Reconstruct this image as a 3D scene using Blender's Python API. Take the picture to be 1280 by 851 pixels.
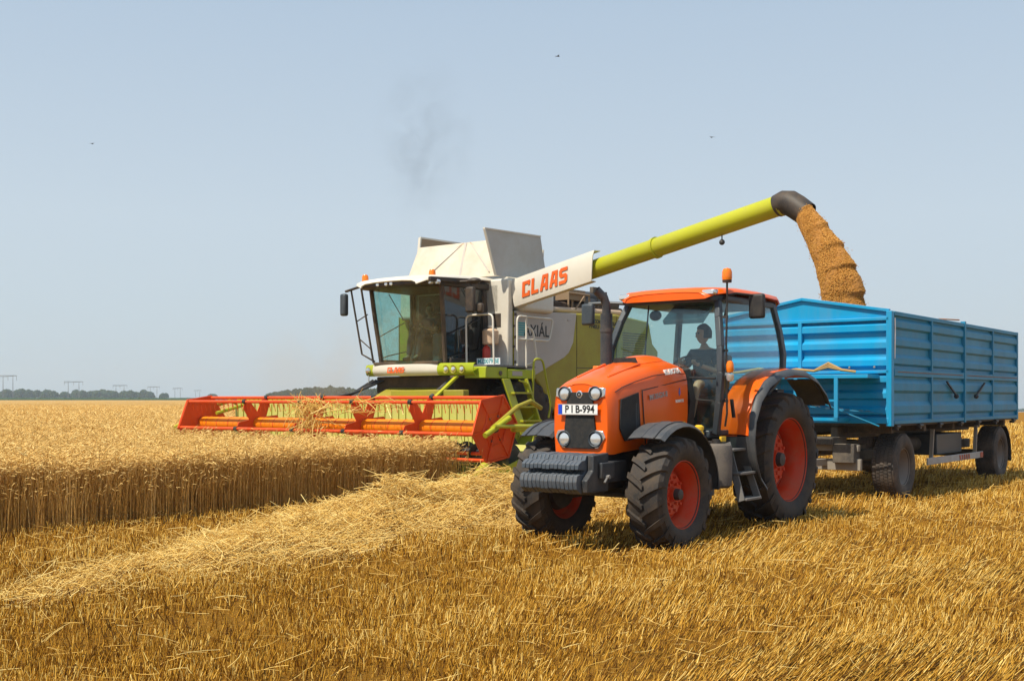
import bpy, math, random
import numpy as np
from mathutils import Vector, Matrix
random.seed(7); rng=np.random.default_rng(11)
R=math.radians
for o in list(bpy.data.objects): bpy.data.objects.remove(o)
S=bpy.context.scene; COL=S.collection
# ------------------------------------------------------------ camera, sky, sun
H=1.63
cam=bpy.data.cameras.new('camera'); co=bpy.data.objects.new('camera',cam); COL.objects.link(co)
co.location=(0,0,H); co.rotation_euler=(R(90),0,0); cam.lens=40.5; cam.sensor_width=36; cam.sensor_fit='HORIZONTAL'
cam.shift_y=0.0566; cam.clip_start=.1; cam.clip_end=20000; S.camera=co
SUN_EL=57; SUN_DIR=(-.80,-.60)          # horizontal direction towards the sun
w=bpy.data.worlds.new('World'); S.world=w; w.use_nodes=True
nt=w.node_tree; bg=nt.nodes['Background']; sky=nt.nodes.new('ShaderNodeTexSky'); sky.sky_type='NISHITA'
sky.sun_disc=False; sky.sun_elevation=R(SUN_EL); sky.sun_rotation=math.atan2(SUN_DIR[0],SUN_DIR[1])
sky.air_density=1.0; sky.dust_density=1.5; sky.ozone_density=2.0; sky.altitude=50
pale=nt.nodes.new("ShaderNodeMix"); pale.data_type="RGBA"; pale.inputs[7].default_value=(7.0,8.0,9.1,1)
rmp=nt.nodes.new("ShaderNodeValToRGB"); gc=nt.nodes.new("ShaderNodeTexCoord"); sx_=nt.nodes.new("ShaderNodeSeparateXYZ"); mr=nt.nodes.new("ShaderNodeMapRange"); nt.links.new(gc.outputs["Generated"],sx_.inputs[0]); nt.links.new(sx_.outputs[2],mr.inputs[0]); mr.inputs[1].default_value=0.0; mr.inputs[2].default_value=.5; nt.links.new(mr.outputs[0],rmp.inputs[0]); pale.inputs[0].default_value=.85
sc_=nt.nodes.new("ShaderNodeVectorMath"); sc_.operation="SCALE"; sc_.inputs["Scale"].default_value=10.0; nt.links.new(rmp.outputs[0],sc_.inputs[0]); nt.links.new(sc_.outputs[0],pale.inputs[7])
e_=rmp.color_ramp.elements; e_[0].position=0; e_[0].color=(.575,.67,.74,1); e_[1].position=1; e_[1].color=(.34,.48,.66,1)
q_=e_.new(.30); q_.color=(.60,.70,.785,1); q_=e_.new(.62); q_.color=(.50,.62,.75,1)
nt.links.new(sky.outputs[0],pale.inputs[6]); nt.links.new(pale.outputs[2],bg.inputs[0]); bg.inputs[1].default_value=.09
sl=bpy.data.lights.new('sun','SUN'); sl.energy=5.0; sl.angle=R(.6); sl.color=(1,.92,.77)
so=bpy.data.objects.new('sun',sl); COL.objects.link(so)
sd=Vector((SUN_DIR[0]*math.cos(R(SUN_EL)),SUN_DIR[1]*math.cos(R(SUN_EL)),math.sin(R(SUN_EL))))
so.rotation_euler=sd.to_track_quat('Z','Y').to_euler(); so.location=(-20,-20,40)
S.view_settings.view_transform='Standard'; S.view_settings.look='None'; S.view_settings.exposure=0.20; S.view_settings.gamma=1
S.view_settings.use_curve_mapping=False
S.render.engine='CYCLES'
try:
    S.cycles.transparent_max_bounces=16; S.cycles.max_bounces=7; S.cycles.volume_bounces=1
except Exception: pass

TH=R(-127.4); FW=(math.cos(TH),math.sin(TH)); LF=(-math.sin(TH),math.cos(TH))
def L2W(O,x,y): return (O[0]+FW[0]*x+LF[0]*y, O[1]+FW[1]*x+LF[1]*y)
TO=(2.80,15.40); CO=(-3.8757,23.0388); RO=(4.7240,18.7185)

# ------------------------------------------------------------ materials
def srgb(r,g,b):
    f=lambda c:(c/255/12.92 if c/255<=.04045 else ((c/255+.055)/1.055)**2.4)
    return (f(r),f(g),f(b),1)
def newmat(name):
    m=bpy.data.materials.new(name); m.use_nodes=True; n=m.node_tree
    return m,n,n.nodes['Principled BSDF']
def mixrgb(n,fac,a,b,typ='MIX'):
    x=n.nodes.new('ShaderNodeMix'); x.data_type='RGBA'; x.blend_type=typ
    for s,v in ((0,fac),(6,a),(7,b)):
        if hasattr(v,'links') or hasattr(v,'is_linked'): n.links.new(v,x.inputs[s])
        else: x.inputs[s].default_value=v
    return x.outputs[2]
def noise(n,scale,detail=4,rough=.6,coord='Object',dist=0,vec_scale=None):
    tc=n.nodes.new('ShaderNodeTexCoord'); no=n.nodes.new('ShaderNodeTexNoise')
    no.inputs['Scale'].default_value=scale; no.inputs['Detail'].default_value=detail; no.inputs['Roughness'].default_value=rough
    no.inputs['Distortion'].default_value=dist
    src=tc.outputs[coord]
    if vec_scale:
        mp=n.nodes.new('ShaderNodeMapping'); mp.inputs['Scale'].default_value=vec_scale; n.links.new(src,mp.inputs[0]); src=mp.outputs[0]
    n.links.new(src,no.inputs['Vector']); return no.outputs['Fac']
def ramp(n,fac,stops):
    r=n.nodes.new('ShaderNodeValToRGB'); e=r.color_ramp.elements
    while len(e)<len(stops): e.new(.5)
    for i,(p,c) in enumerate(stops): e[i].position=p; e[i].color=c if len(c)==4 else (*c,1)
    n.links.new(fac,r.inputs[0]); return r.outputs[0]
def bump(n,b,h,strength,dist=.01):
    x=n.nodes.new('ShaderNodeBump'); x.inputs['Strength'].default_value=strength; x.inputs['Distance'].default_value=dist
    n.links.new(h,x.inputs['Height']); n.links.new(x.outputs[0],b.inputs['Normal'])
G=lambda v:(v,v,v,1)
def paint(name,rgb,rough=.4,dust=.3,dustcol=(.30,.22,.13,1),metal=0,coat=0,bmp=.08,scale=3.0):
    m,n,b=newmat(name)
    c=(*rgb,1) if len(rgb)==3 else rgb
    n1=noise(n,scale,8,.65); n2=noise(n,scale*14,5,.7); n3=noise(n,.9,3,.5)
    k=ramp(n,n1,[(.42,G(0)),(.75,G(1))]); k2=ramp(n,n2,[(.48,G(0)),(.72,G(.7))])
    f=mixrgb(n,1.0,k,k2,'SCREEN')
    f2=mixrgb(n,1.0,f,G(dust),'MULTIPLY')
    dk=tuple(x*.72 for x in c[:3])+(1,)
    base=mixrgb(n,n3,dk,tuple(min(1,x*1.12) for x in c[:3])+(1,))
    out=mixrgb(n,f2,base,dustcol)
    n.links.new(out,b.inputs['Base Color']); b.inputs['Metallic'].default_value=metal
    rr=ramp(n,f2,[(0,G(rough)),(1,G(min(1,rough+.45)))]); n.links.new(rr,b.inputs['Roughness'])
    b.inputs['Specular IOR Level'].default_value=.36
    if coat: b.inputs['Coat Weight'].default_value=coat; b.inputs['Coat Roughness'].default_value=.12
    bump(n,b,n2,bmp,.004); return m
def plain(name,rgb,rough=.5,metal=0,emit=None):
    m,n,b=newmat(name); b.inputs['Base Color'].default_value=(*rgb[:3],1); b.inputs['Roughness'].default_value=rough
    b.inputs['Metallic'].default_value=metal
    return m
def glass(name,tint,refl=1.0,dirt=.06,dirtcol=(.35,.28,.2,1)):
    m=bpy.data.materials.new(name); m.use_nodes=True; n=m.node_tree; n.nodes.clear()
    o=n.nodes.new('ShaderNodeOutputMaterial'); t=n.nodes.new('ShaderNodeBsdfTransparent'); t.inputs[0].default_value=(*tint,1)
    g=n.nodes.new('ShaderNodeBsdfGlossy'); g.inputs['Roughness'].default_value=.03; g.inputs[0].default_value=(.95,.97,1,1)
    fr=n.nodes.new('ShaderNodeLayerWeight'); fr.inputs[0].default_value=.5
    pw=n.nodes.new('ShaderNodeMath'); pw.operation='POWER'; pw.inputs[1].default_value=4.5; n.links.new(fr.outputs['Facing'],pw.inputs[0])
    mul=n.nodes.new('ShaderNodeMath'); mul.operation='MULTIPLY_ADD'; mul.inputs[1].default_value=.75*refl; mul.inputs[2].default_value=.045*refl; n.links.new(pw.outputs[0],mul.inputs[0])
    d=n.nodes.new('ShaderNodeBsdfDiffuse'); d.inputs[0].default_value=dirtcol
    ns=noise(n,5,8,.7); r=ramp(n,ns,[(.35,G(dirt*.4)),(.75,G(dirt*2))])
    m1=n.nodes.new('ShaderNodeMixShader'); n.links.new(mul.outputs[0],m1.inputs[0]); n.links.new(t.outputs[0],m1.inputs[1]); n.links.new(g.outputs[0],m1.inputs[2])
    m2=n.nodes.new('ShaderNodeMixShader'); n.links.new(r,m2.inputs[0]); n.links.new(m1.outputs[0],m2.inputs[1]); n.links.new(d.outputs[0],m2.inputs[2])
    n.links.new(m2.outputs[0],o.inputs[0]); return m
M={}
M['orange']=paint('tractor_orange',(.93,.125,.001),.30,.045,(.34,.22,.10,1),coat=.15)
M['rim']=paint('rim_red_orange',(.66,.048,.006),.45,.36,scale=5)
M['fender_black']=paint('fender_plastic',(.055,.062,.072),.45,.35,(.22,.19,.16,1))
M['rubber']=paint('tyre_rubber',(.030,.028,.028),.7,.75,(.12,.085,.055,1),bmp=.3,scale=4)
M['rubber2']=paint('trailer_tyre_rubber',(.055,.048,.044),.75,.8,(.20,.15,.11,1),bmp=.3,scale=4)
M['iron']=paint('dark_cast_iron',(.032,.038,.046),.45,.40,(.20,.16,.12,1),scale=5)
M['weight']=paint('weight_blue_grey',(.060,.085,.115),.45,.55,(.24,.20,.16,1),scale=9)
M['black']=paint('black_trim',(.018,.018,.02),.5,.25,(.16,.13,.10,1))
M['frame']=paint('cab_frame_grey',(.045,.06,.075),.4,.2,(.2,.18,.15,1))
M['mesh']=paint('grille_mesh',(.014,.016,.018),.6,.3,(.10,.08,.06,1),scale=20,bmp=.5)
M['chrome']=plain('lamp_silver',(.75,.75,.73),.22,.9)
M['lens']=plain('lamp_lens',(.72,.74,.75),.10,.6)
M['amber']=plain('amber_lens',(.85,.20,.01),.2)
M['yellow']=plain('yellow_cap',(.80,.50,.03),.35)
M['white']=plain('plate_white',(.78,.80,.80),.4)
M['blueband']=plain('plate_blue',(.01,.06,.55),.4)
M['ink']=plain('ink_black',(.012,.012,.012),.5)
M['greydecal']=plain('decal_grey',(.42,.36,.33),.45)
M['whitedecal']=plain('decal_white',(.85,.80,.75),.45)
M['bluedecal']=plain('decal_blue',(.05,.14,.50),.45)
M['redletter']=paint('letter_red_orange',(.85,.13,.012),.4,.1)
M['dirtyplastic']=paint('tank_plastic',(.075,.07,.07),.6,.6,(.26,.21,.16,1))
M['steelgrey']=paint('step_steel',(.14,.14,.14),.5,.5,(.26,.22,.18,1))
M['glass']=glass('green_tinted_glass',(.86,.955,.945),.9,.018,(.25,.3,.3,1))
M['glass2']=glass('dusty_combine_glass',(.70,.92,.90),.7,.11,(.32,.22,.12,1))
M['glass3']=glass('combine_side_glass',(.28,.36,.40),1.4,.10,(.22,.2,.18,1))
M['visor']=glass('sun_visor_film',(.35,.47,.50),.6,.25,(.20,.28,.30,1))
M['seat']=paint('seat_fabric',(.05,.05,.055),.8,.1)
M['interior']=paint('interior_grey',(.10,.105,.11),.7,.15)
M['blue']=paint('trailer_blue',(.0,.33,.63),.38,.08,(.14,.22,.24,1),scale=2.2)
M['blueshadedust']=paint('trailer_side_shade_blue',(.003,.25,.45),.46,.26,(.16,.19,.18,1),scale=2.2)  # shaded-side copy of the trailer blue: shade is in the colour, plus dust
def weather(mn,amt=.5,rust=(.24,.09,.03,1)):
    # rusty scratches, chipped spots and run-off stains with shapes of their own
    m=M[mn]; n=m.node_tree; b=n.nodes['Principled BSDF']; src=b.inputs['Base Color'].links[0].from_socket
    a=noise(n,1.6,10,.72,vec_scale=(1,1,.35)); s1=ramp(n,a,[(.60,G(0)),(.64,G(amt))])
    c=noise(n,26,6,.8,vec_scale=(1,1,.25)); s2=ramp(n,c,[(.60,G(0)),(.68,G(1))])
    f=mixrgb(n,1,s1,s2,'MULTIPLY'); d=noise(n,2.4,6,.6,vec_scale=(1.5,1.5,.12)); s3=ramp(n,d,[(.45,G(0)),(.72,G(.22))])
    o1=mixrgb(n,s3,src,(.19,.24,.27,1)); o2=mixrgb(n,f,o1,rust); n.links.new(o2,b.inputs['Base Color'])
weather('blue',.75); weather('blueshadedust',1.0)
M['rust']=paint('rusty_edge',(.28,.11,.045),.8,.6,(.42,.30,.14,1),scale=8)
M['chassis']=paint('chassis_grey',(.075,.066,.058),.7,.6,(.28,.22,.15,1))
M['chassislight']=paint('chassis_light',(.30,.27,.23),.7,.6,(.30,.24,.16,1))
M['rimgrey']=paint('trailer_rim',(.24,.21,.19),.6,.5,(.34,.26,.19,1))
M['guard']=paint('side_guard_white',(.50,.48,.46),.6,.5,(.32,.25,.18,1))
M['guardred']=paint('side_guard_red',(.50,.10,.05),.6,.3)
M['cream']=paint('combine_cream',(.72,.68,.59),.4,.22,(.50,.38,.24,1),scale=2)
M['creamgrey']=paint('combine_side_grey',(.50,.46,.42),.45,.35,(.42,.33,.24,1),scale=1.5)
M['claasgreen']=paint('combine_green',(.42,.50,.015),.4,.30,(.36,.26,.09,1),scale=2)
M['augergreen']=paint('auger_green',(.45,.46,.015),.36,.28,(.40,.32,.1,1),scale=3)
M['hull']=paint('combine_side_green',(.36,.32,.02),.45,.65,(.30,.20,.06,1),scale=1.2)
M['palegreen']=paint('header_pale_green',(.55,.58,.12),.5,.55,(.50,.40,.18,1),scale=2)
M['reel']=paint('reel_red',(.80,.075,.006),.42,.22,(.42,.20,.08,1),scale=3)
M['reelorange']=paint('reel_tube_orange',(1.0,.24,.003),.42,.03,(.55,.30,.1,1),scale=4)
M['flapgrey']=paint('flap_grey',(.50,.50,.48),.5,.35,(.35,.28,.18,1),scale=2)
M['tarp']=paint('tank_front_plate',(.66,.60,.50),.55,.5,(.50,.36,.20,1),scale=2.5)
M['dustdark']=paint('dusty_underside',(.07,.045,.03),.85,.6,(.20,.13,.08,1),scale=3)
M['combtrim']=paint('combine_dark_trim',(.035,.03,.028),.5,.45,(.20,.13,.07,1))
M['cabframe']=paint('combine_cab_frame',(.07,.05,.035),.6,.7,(.22,.15,.08,1))
M['redbottle']=paint('extinguisher_red',(.55,.03,.015),.35,.2)
M['beige']=paint('water_can',(.60,.42,.28),.5,.2)
M['copper']=paint('engine_brown',(.30,.20,.12),.6,.6)
M['teal']=plain('decal_teal',(.03,.30,.32),.4)
M['skin']=plain('skin',(.50,.28,.18),.55)
M['hair']=plain('hair',(.02,.015,.012),.7)
M['shirt']=plain('shirt_dark',(.035,.05,.07),.85)
M['shorts']=plain('shorts_blue',(.16,.24,.32),.85)
M['shoe']=plain('shoe_dark',(.03,.03,.03),.7)
M['rope']=paint('old_rope_canvas',(.50,.30,.10),.9,.4)
M['chain']=plain('chain_metal',(.5,.5,.5),.35,.9)

# ------------------------------------------------------------ mesh tools
class MB:
    def __init__(s): s.v=[]; s.f=[]; s.marks=[]
    def add(s,vs,fs):
        s.marks.append((len(s.v),len(s.f))); o=len(s.v); s.v+= [tuple(v) for v in vs]; s.f+=[tuple(i+o for i in f) for f in fs]; return s
    def box(s,x0,x1,y0,y1,z0,z1):
        if x0>x1:x0,x1=x1,x0
        if y0>y1:y0,y1=y1,y0
        if z0>z1:z0,z1=z1,z0
        vs=[(x,y,z) for x in(x0,x1) for y in(y0,y1) for z in(z0,z1)]
        return s.add(vs,[(0,1,3,2),(4,6,7,5),(0,4,5,1),(2,3,7,6),(0,2,6,4),(1,5,7,3)])
    def beam(s,p0,p1,w,h,up=(0,0,1)):
        p0=Vector(p0);p1=Vector(p1);d=(p1-p0).normalized();u=Vector(up)
        if abs(d.dot(u))>.98:u=Vector((1,0,0))
        sx=d.cross(u).normalized()*w/2; sy=sx.cross(d).normalized()*h/2
        vs=[p+a*sx+b*sy for p in(p0,p1) for a,b in((-1,-1),(1,-1),(1,1),(-1,1))]
        return s.add(vs,[(3,2,1,0),(4,5,6,7),(0,1,5,4),(1,2,6,5),(2,3,7,6),(3,0,4,7)])
    def tube(s,pts,r,n=10,cap=True,closed=False):
        P=[Vector(p) for p in pts]; k=len(P)
        rs=r if hasattr(r,'__len__') else [r]*k
        up=None; rings=[]
        for i in range(k):
            if closed: d=(P[(i+1)%k]-P[i-1]).normalized()
            else: d=(P[min(i+1,k-1)]-P[max(i-1,0)]).normalized()
            if up is None:
                a=Vector((0,0,1)) if abs(d.z)<.9 else Vector((1,0,0)); up=(a-d*a.dot(d)).normalized()
            else: up=(up-d*up.dot(d)).normalized()
            sd_=d.cross(up); rings.append([P[i]+(up*math.cos(2*math.pi*j/n)+sd_*math.sin(2*math.pi*j/n))*rs[i] for j in range(n)])
        vs=[v for rg in rings for v in rg]; fs=[]
        for i in range(k if closed else k-1):
            a=i*n;b=((i+1)%k)*n
            for j in range(n): fs.append((a+j,b+j,b+(j+1)%n,a+(j+1)%n))
        if cap and not closed: fs.append(tuple(range(n))); fs.append(tuple(range((k-1)*n,k*n))[::-1])
        return s.add(vs,fs)
    def lathe(s,prof,c=(0,0,0),axis='y',n=48,close=False):
        # prof: list of (radius, offset along axis)
        vs=[];k=len(prof)
        for j in range(n):
            a=2*math.pi*j/n; ca,sa=math.cos(a),math.sin(a)
            for r,o in prof:
                if axis=='y': vs.append((c[0]+r*ca,c[1]+o,c[2]+r*sa))
                elif axis=='x': vs.append((c[0]+o,c[1]+r*ca,c[2]+r*sa))
                else: vs.append((c[0]+r*ca,c[1]+r*sa,c[2]+o))
        fs=[]
        for j in range(n):
            a=j*k;b=((j+1)%n)*k
            for i in range(k if close else k-1): fs.append((a+i,a+(i+1)%k,b+(i+1)%k,b+i))
        return s.add(vs,fs)
    def prism(s,poly,plane,a,b):
        # extrude 2-D polygon; plane 'xz' extrudes along y, 'yz' along x, 'xy' along z
        n=len(poly)
        f={'xz':lambda p,t:(p[0],t,p[1]),'yz':lambda p,t:(t,p[0],p[1]),'xy':lambda p,t:(p[0],p[1],t)}[plane]
        vs=[f(p,a) for p in poly]+[f(p,b) for p in poly]
        fs=[tuple(range(n))[::-1],tuple(range(n,2*n))]+[(i,(i+1)%n,n+(i+1)%n,n+i) for i in range(n)]
        return s.add(vs,fs)
    def sheet(s,grid,t,nrm=None):
        # grid of points rows x cols -> thin solid of thickness t
        r=len(grid);c=len(grid[0]); P=[[Vector(p) for p in row] for row in grid]
        N=[]
        for i in range(r):
            for j in range(c):
                du=P[min(i+1,r-1)][j]-P[max(i-1,0)][j]; dv=P[i][min(j+1,c-1)]-P[i][max(j-1,0)]
                q=du.cross(dv); N.append(q.normalized() if q.length>1e-9 else Vector((0,0,1)))
        vs=[P[i][j]+N[i*c+j]*t/2 for i in range(r) for j in range(c)]+[P[i][j]-N[i*c+j]*t/2 for i in range(r) for j in range(c)]
        fs=[];o=r*c
        for i in range(r-1):
            for j in range(c-1):
                a=i*c+j; fs.append((a,a+c,a+c+1,a+1)); fs.append((o+a,o+a+1,o+a+c+1,o+a+c))
        bd=[(0,j) for j in range(c)]+[(i,c-1) for i in range(1,r)]+[(r-1,j) for j in range(c-2,-1,-1)]+[(i,0) for i in range(r-2,0,-1)]
        for q in range(len(bd)):
            a=bd[q][0]*c+bd[q][1]; b=bd[(q+1)%len(bd)][0]*c+bd[(q+1)%len(bd)][1]; fs.append((a,b,o+b,o+a))
        return s.add(vs,fs)
    def poly3(s,pts,t):
        P=[Vector(p) for p in pts]; n=len(P)
        nr=Vector((0,0,0))
        for i in range(n): nr+=P[i].cross(P[(i+1)%n])
        nr.normalize(); vs=[p+nr*t/2 for p in P]+[p-nr*t/2 for p in P]
        return s.add(vs,[tuple(range(n)),tuple(range(n,2*n))[::-1]]+[(i,n+i,n+(i+1)%n,(i+1)%n) for i in range(n)])
    def sphere(s,c,r,n=10,m=8,sc=(1,1,1)):
        prof=[]
        vs=[(c[0],c[1],c[2]-r*sc[2])]
        for i in range(1,m):
            t=math.pi*i/m
            for j in range(n):
                a=2*math.pi*j/n; vs.append((c[0]+r*sc[0]*math.sin(t)*math.cos(a),c[1]+r*sc[1]*math.sin(t)*math.sin(a),c[2]-r*sc[2]*math.cos(t)))
        vs.append((c[0],c[1],c[2]+r*sc[2])); fs=[]
        for j in range(n): fs.append((0,1+(j+1)%n,1+j))
        for i in range(m-2):
            for j in range(n):
                a=1+i*n;b=a+n; fs.append((a+j,a+(j+1)%n,b+(j+1)%n,b+j))
        l=len(vs)-1;a=1+(m-2)*n
        for j in range(n): fs.append((a+j,a+(j+1)%n,l))
        return s.add(vs,fs)
    def each(s,name,mat,parent=None,per=1,**k):
        # one object per group of consecutive shapes
        out=[]; st=s.marks+[(len(s.v),len(s.f))]
        for i in range(0,len(s.marks),per):
            a=st[i]; b=st[min(i+per,len(s.marks))]; q=MB(); q.v=s.v[a[0]:b[0]]; q.f=[tuple(j-a[0] for j in f) for f in s.f[a[1]:b[1]]]; out.append(q.build(name,mat,parent,**k))
        return out
    def build(s,name,mat,parent=None,bevel=0,ang=35,seg=2):
        me=bpy.data.meshes.new(name); me.from_pydata(s.v,[],s.f); me.update()
        import bmesh
        bm=bmesh.new(); bm.from_mesh(me); bmesh.ops.recalc_face_normals(bm,faces=bm.faces); bm.to_mesh(me); bm.free()
        me.polygons.foreach_set('use_smooth',[True]*len(me.polygons))
        try: me.set_sharp_from_angle(angle=R(ang))
        except Exception: pass
        me.materials.append(M[mat] if isinstance(mat,str) else mat)
        o=bpy.data.objects.new(name,me); COL.objects.link(o)
        if parent is not None: o.parent=parent
        if bevel:
            b=o.modifiers.new('bevel','BEVEL'); b.width=bevel; b.segments=seg; b.limit_method='ANGLE'; b.angle_limit=R(30)
        return o
def thing(name,loc,label,cat,rz=0,group=None):
    o=bpy.data.objects.new(name,None); COL.objects.link(o); o.location=loc; o.rotation_euler=(0,0,rz); o.empty_display_size=.3
    tag(o,label,cat,group); return o
def tag(o,label=None,cat=None,group=None,kind=None):
    if label:o['label']=label
    if cat:o['category']=cat
    if group:o['group']=group
    if kind:o['kind']=kind
    return o
def copy_tree(o,parent=None,keep=True):
    c=o.copy(); COL.objects.link(c); c.parent=parent
    for ch in list(o.children): copy_tree(ch,c)
    return c
FONTMAT={}
def text(body,size,mat,parent,loc,xdir,up,name='lettering',depth=.004,bold=0,sx=1.0,shear=0,spacing=1.0):
    cu=bpy.data.curves.new('txt','FONT'); cu.body=body; cu.size=size; cu.extrude=depth/2; cu.offset=bold; cu.align_x='CENTER'; cu.align_y='CENTER'
    cu.shear=shear; cu.space_character=spacing; cu.resolution_u=3
    t=bpy.data.objects.new('txt',cu); COL.objects.link(t)
    dg=bpy.context.evaluated_depsgraph_get(); me=bpy.data.meshes.new_from_object(t.evaluated_get(dg))
    bpy.data.objects.remove(t); bpy.data.curves.remove(cu)
    X=Vector(xdir).normalized(); Y=Vector(up); Y=(Y-X*Y.dot(X)).normalized(); Z=X.cross(Y)
    mt=Matrix((X*sx,Y,Z)).transposed().to_4x4(); mt.translation=Vector(loc)
    me.transform(mt); me.materials.clear(); me.materials.append(M[mat]); me.name=name
    o=bpy.data.objects.new(name,me); COL.objects.link(o); o.parent=parent
    return o
# blocky slanted letters of the combine
GLY={'C':[[(0,0),(0,6),(4.4,6),(4.4,4.1),(3.2,4.1),(3.2,4.7),(1.5,4.7),(1.5,1.3),(3.2,1.3),(3.2,1.9),(4.4,1.9),(4.4,0)]],
 'L':[[(0,0),(0,6),(1.5,6),(1.5,1.3),(4.0,1.3),(4.0,0)]],
 'A':[[(0,0),(1.3,6),(4.4,6),(4.4,0),(3.0,0),(3.0,1.5),(2.94,1.5),(2.94,2.7),(3.0,2.7),(3.0,4.8),(2.45,4.8),(2.0,2.7),(2.9,2.7),(2.9,1.5),(1.75,1.5),(1.45,0)],],
 'S':[[(0,0),(0,1.3),(3.0,1.3),(3.0,2.4),(.9,2.4),(0,3.3),(0,5.1),(.9,6),(4.4,6),(4.4,4.7),(1.5,4.7),(1.5,3.7),(3.6,3.7),(4.4,2.9),(4.4,.9),(3.5,0)]]}
def logo(parent,mat,origin,xdir,up,h,shear=.18,t=.006,gap=.55):
    mb=MB(); X=Vector(xdir).normalized(); U=Vector(up); U=(U-X*U.dot(X)).normalized(); Z=X.cross(U); k=h/6; cx=0; O=Vector(origin)
    for ch in 'CLAAS':
        for poly in GLY[ch]:
            pts=[O+X*((cx+p[0]+p[1]*shear)*k)+U*(p[1]*k) for p in poly]
            n=len(pts); mb.add([p for p in pts]+[p+Z*t for p in pts],[tuple(range(n))[::-1],tuple(range(n,2*n))]+[(i,(i+1)%n,n+(i+1)%n,n+i) for i in range(n)])
        cx+=(4.0 if ch=='L' else 4.4)+gap
    return mb.build('lettering',mat,parent,ang=10),cx*k
def npmesh(name,V,F,mat,var=None,smooth=False):
    # V (n,3), F (m,4) or (m,3)
    me=bpy.data.meshes.new(name); n=len(V); m,k=F.shape
    me.vertices.add(n); me.vertices.foreach_set('co',np.ascontiguousarray(V,dtype=np.float32).ravel())
    me.loops.add(m*k); me.loops.foreach_set('vertex_index',np.ascontiguousarray(F,dtype=np.int32).ravel())
    me.polygons.add(m); me.polygons.foreach_set('loop_start',np.arange(0,m*k,k,dtype=np.int32))
    try: me.polygons.foreach_set('loop_total',np.full(m,k,dtype=np.int32))
    except Exception: pass
    if var is not None:
        at=me.attributes.new('var','FLOAT','POINT'); at.data.foreach_set('value',np.ascontiguousarray(var,dtype=np.float32))
    me.update(calc_edges=True)
    if smooth: me.polygons.foreach_set('use_smooth',np.ones(m,dtype=bool))
    me.materials.append(M[mat] if isinstance(mat,str) else mat)
    o=bpy.data.objects.new(name,me); COL.objects.link(o); return o
exec_parts=[]
# ------------------------------------------------------------ setting
def strawmat(name,stops,rough=.6):
    m,n,b=newmat(name); a=n.nodes.new('ShaderNodeAttribute'); a.attribute_name='var'
    c=ramp(n,a.outputs['Fac'],stops); n.links.new(c,b.inputs['Base Color']); b.inputs['Roughness'].default_value=rough
    b.inputs['Specular IOR Level'].default_value=.15
    return m
M['stubble']=strawmat('stubble_straw',[(0,(.12,.048,.006)),(.3,(.36,.165,.014)),(.65,(.60,.325,.040)),(1,(.88,.62,.19))])
M['straw']=strawmat('loose_straw',[(0,(.34,.17,.025)),(.5,(.76,.47,.11)),(1,(.95,.72,.28))])
M['wheat']=strawmat('wheat_stalk',[(0,(.20,.085,.012)),(.35,(.42,.21,.04)),(.7,(.70,.42,.12)),(1,(.88,.62,.26))])
M['ear']=strawmat('wheat_ear',[(0,(.56,.32,.08)),(.5,(.82,.54,.18)),(1,(.95,.72,.31))])
M['grainm']=strawmat('grain',[(0,(.30,.12,.02)),(.5,(.56,.27,.055)),(1,(.76,.44,.13))])
def sstep(a,b,x):
    t=np.clip((x-a)/(b-a),0,1); return t*t*(3-2*t)
def gz(X,Y):
    X=np.asarray(X,float);Y=np.asarray(Y,float)
    r=X/np.maximum(Y,1)
    return np.minimum(0,1.63-.0118*Y)*sstep(.34,.43,r)*(Y>0)
def gheight(X,Y):
    return gz(X,Y)+.015*np.sin(X*1.3+Y*.7)+.012*np.sin(X*.6-Y*1.9+1)
# ground sheet
def mk_ground():
    ys=np.concatenate([np.linspace(-30,4,8),np.linspace(5,60,70),np.geomspace(62,9000,60)])
    ts=np.linspace(-1,1,121)
    V=[]
    for y in ys:
        wd=max(60,abs(y)*1.2+40)
        # columns denser where the slope starts
        V.append(np.stack([ts*wd,np.full_like(ts,y),np.zeros_like(ts)],1))
    V=np.concatenate(V); V[:,2]=gheight(V[:,0],V[:,1]); V[:,2]=np.where(V[:,1]>80,gz(V[:,0],V[:,1]),V[:,2])
    c=len(ts); idx=np.arange(len(ys)*c).reshape(len(ys),c)
    F=np.stack([idx[:-1,:-1],idx[:-1,1:],idx[1:,1:],idx[1:,:-1]],-1).reshape(-1,4)
    m,n,b=newmat('field_soil_and_stubble')
    n1=noise(n,1.1,8,.7); n2=noise(n,38,5,.8); n3=noise(n,.12,5,.6)
    c1=ramp(n,n2,[(.30,(.12,.05,.008)),(.5,(.33,.155,.016)),(.72,(.62,.35,.05))])
    c2=ramp(n,n1,[(.3,(.55,.50,.45)),(.7,(1.0,1.0,1.0))])
    c3=mixrgb(n,.8,c1,c2,'MULTIPLY'); n.links.new(c3,b.inputs['Base Color']); b.inputs['Roughness'].default_value=.95
    b.inputs['Specular IOR Level'].default_value=.1
    bump(n,b,n2,.9,.03)
    o=npmesh('field_ground',V,F,m,smooth=True); o['kind']='structure'
mk_ground()
def edge_x(Y):   # X of the standing-crop edge at depth Y
    xs=[-40,-7.2,-5.93,-4.64,-2.96,-1.05,-.72]; ysv=[-31.6,11.4,13.3,15.2,17.7,20.25,20.7]
    return np.interp(Y,ysv,xs)
def to_comb(X,Y):
    dx=X-CO[0];dy=Y-CO[1]; return dx*FW[0]+dy*FW[1], dx*LF[0]+dy*LF[1]
def crop_mask(X,Y):
    lx,ly=to_comb(X,Y)
    front=(X<edge_x(np.minimum(Y,20.7)))&((lx>.30)|(ly<-4.45))&(ly<4.05)
    return front
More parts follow.
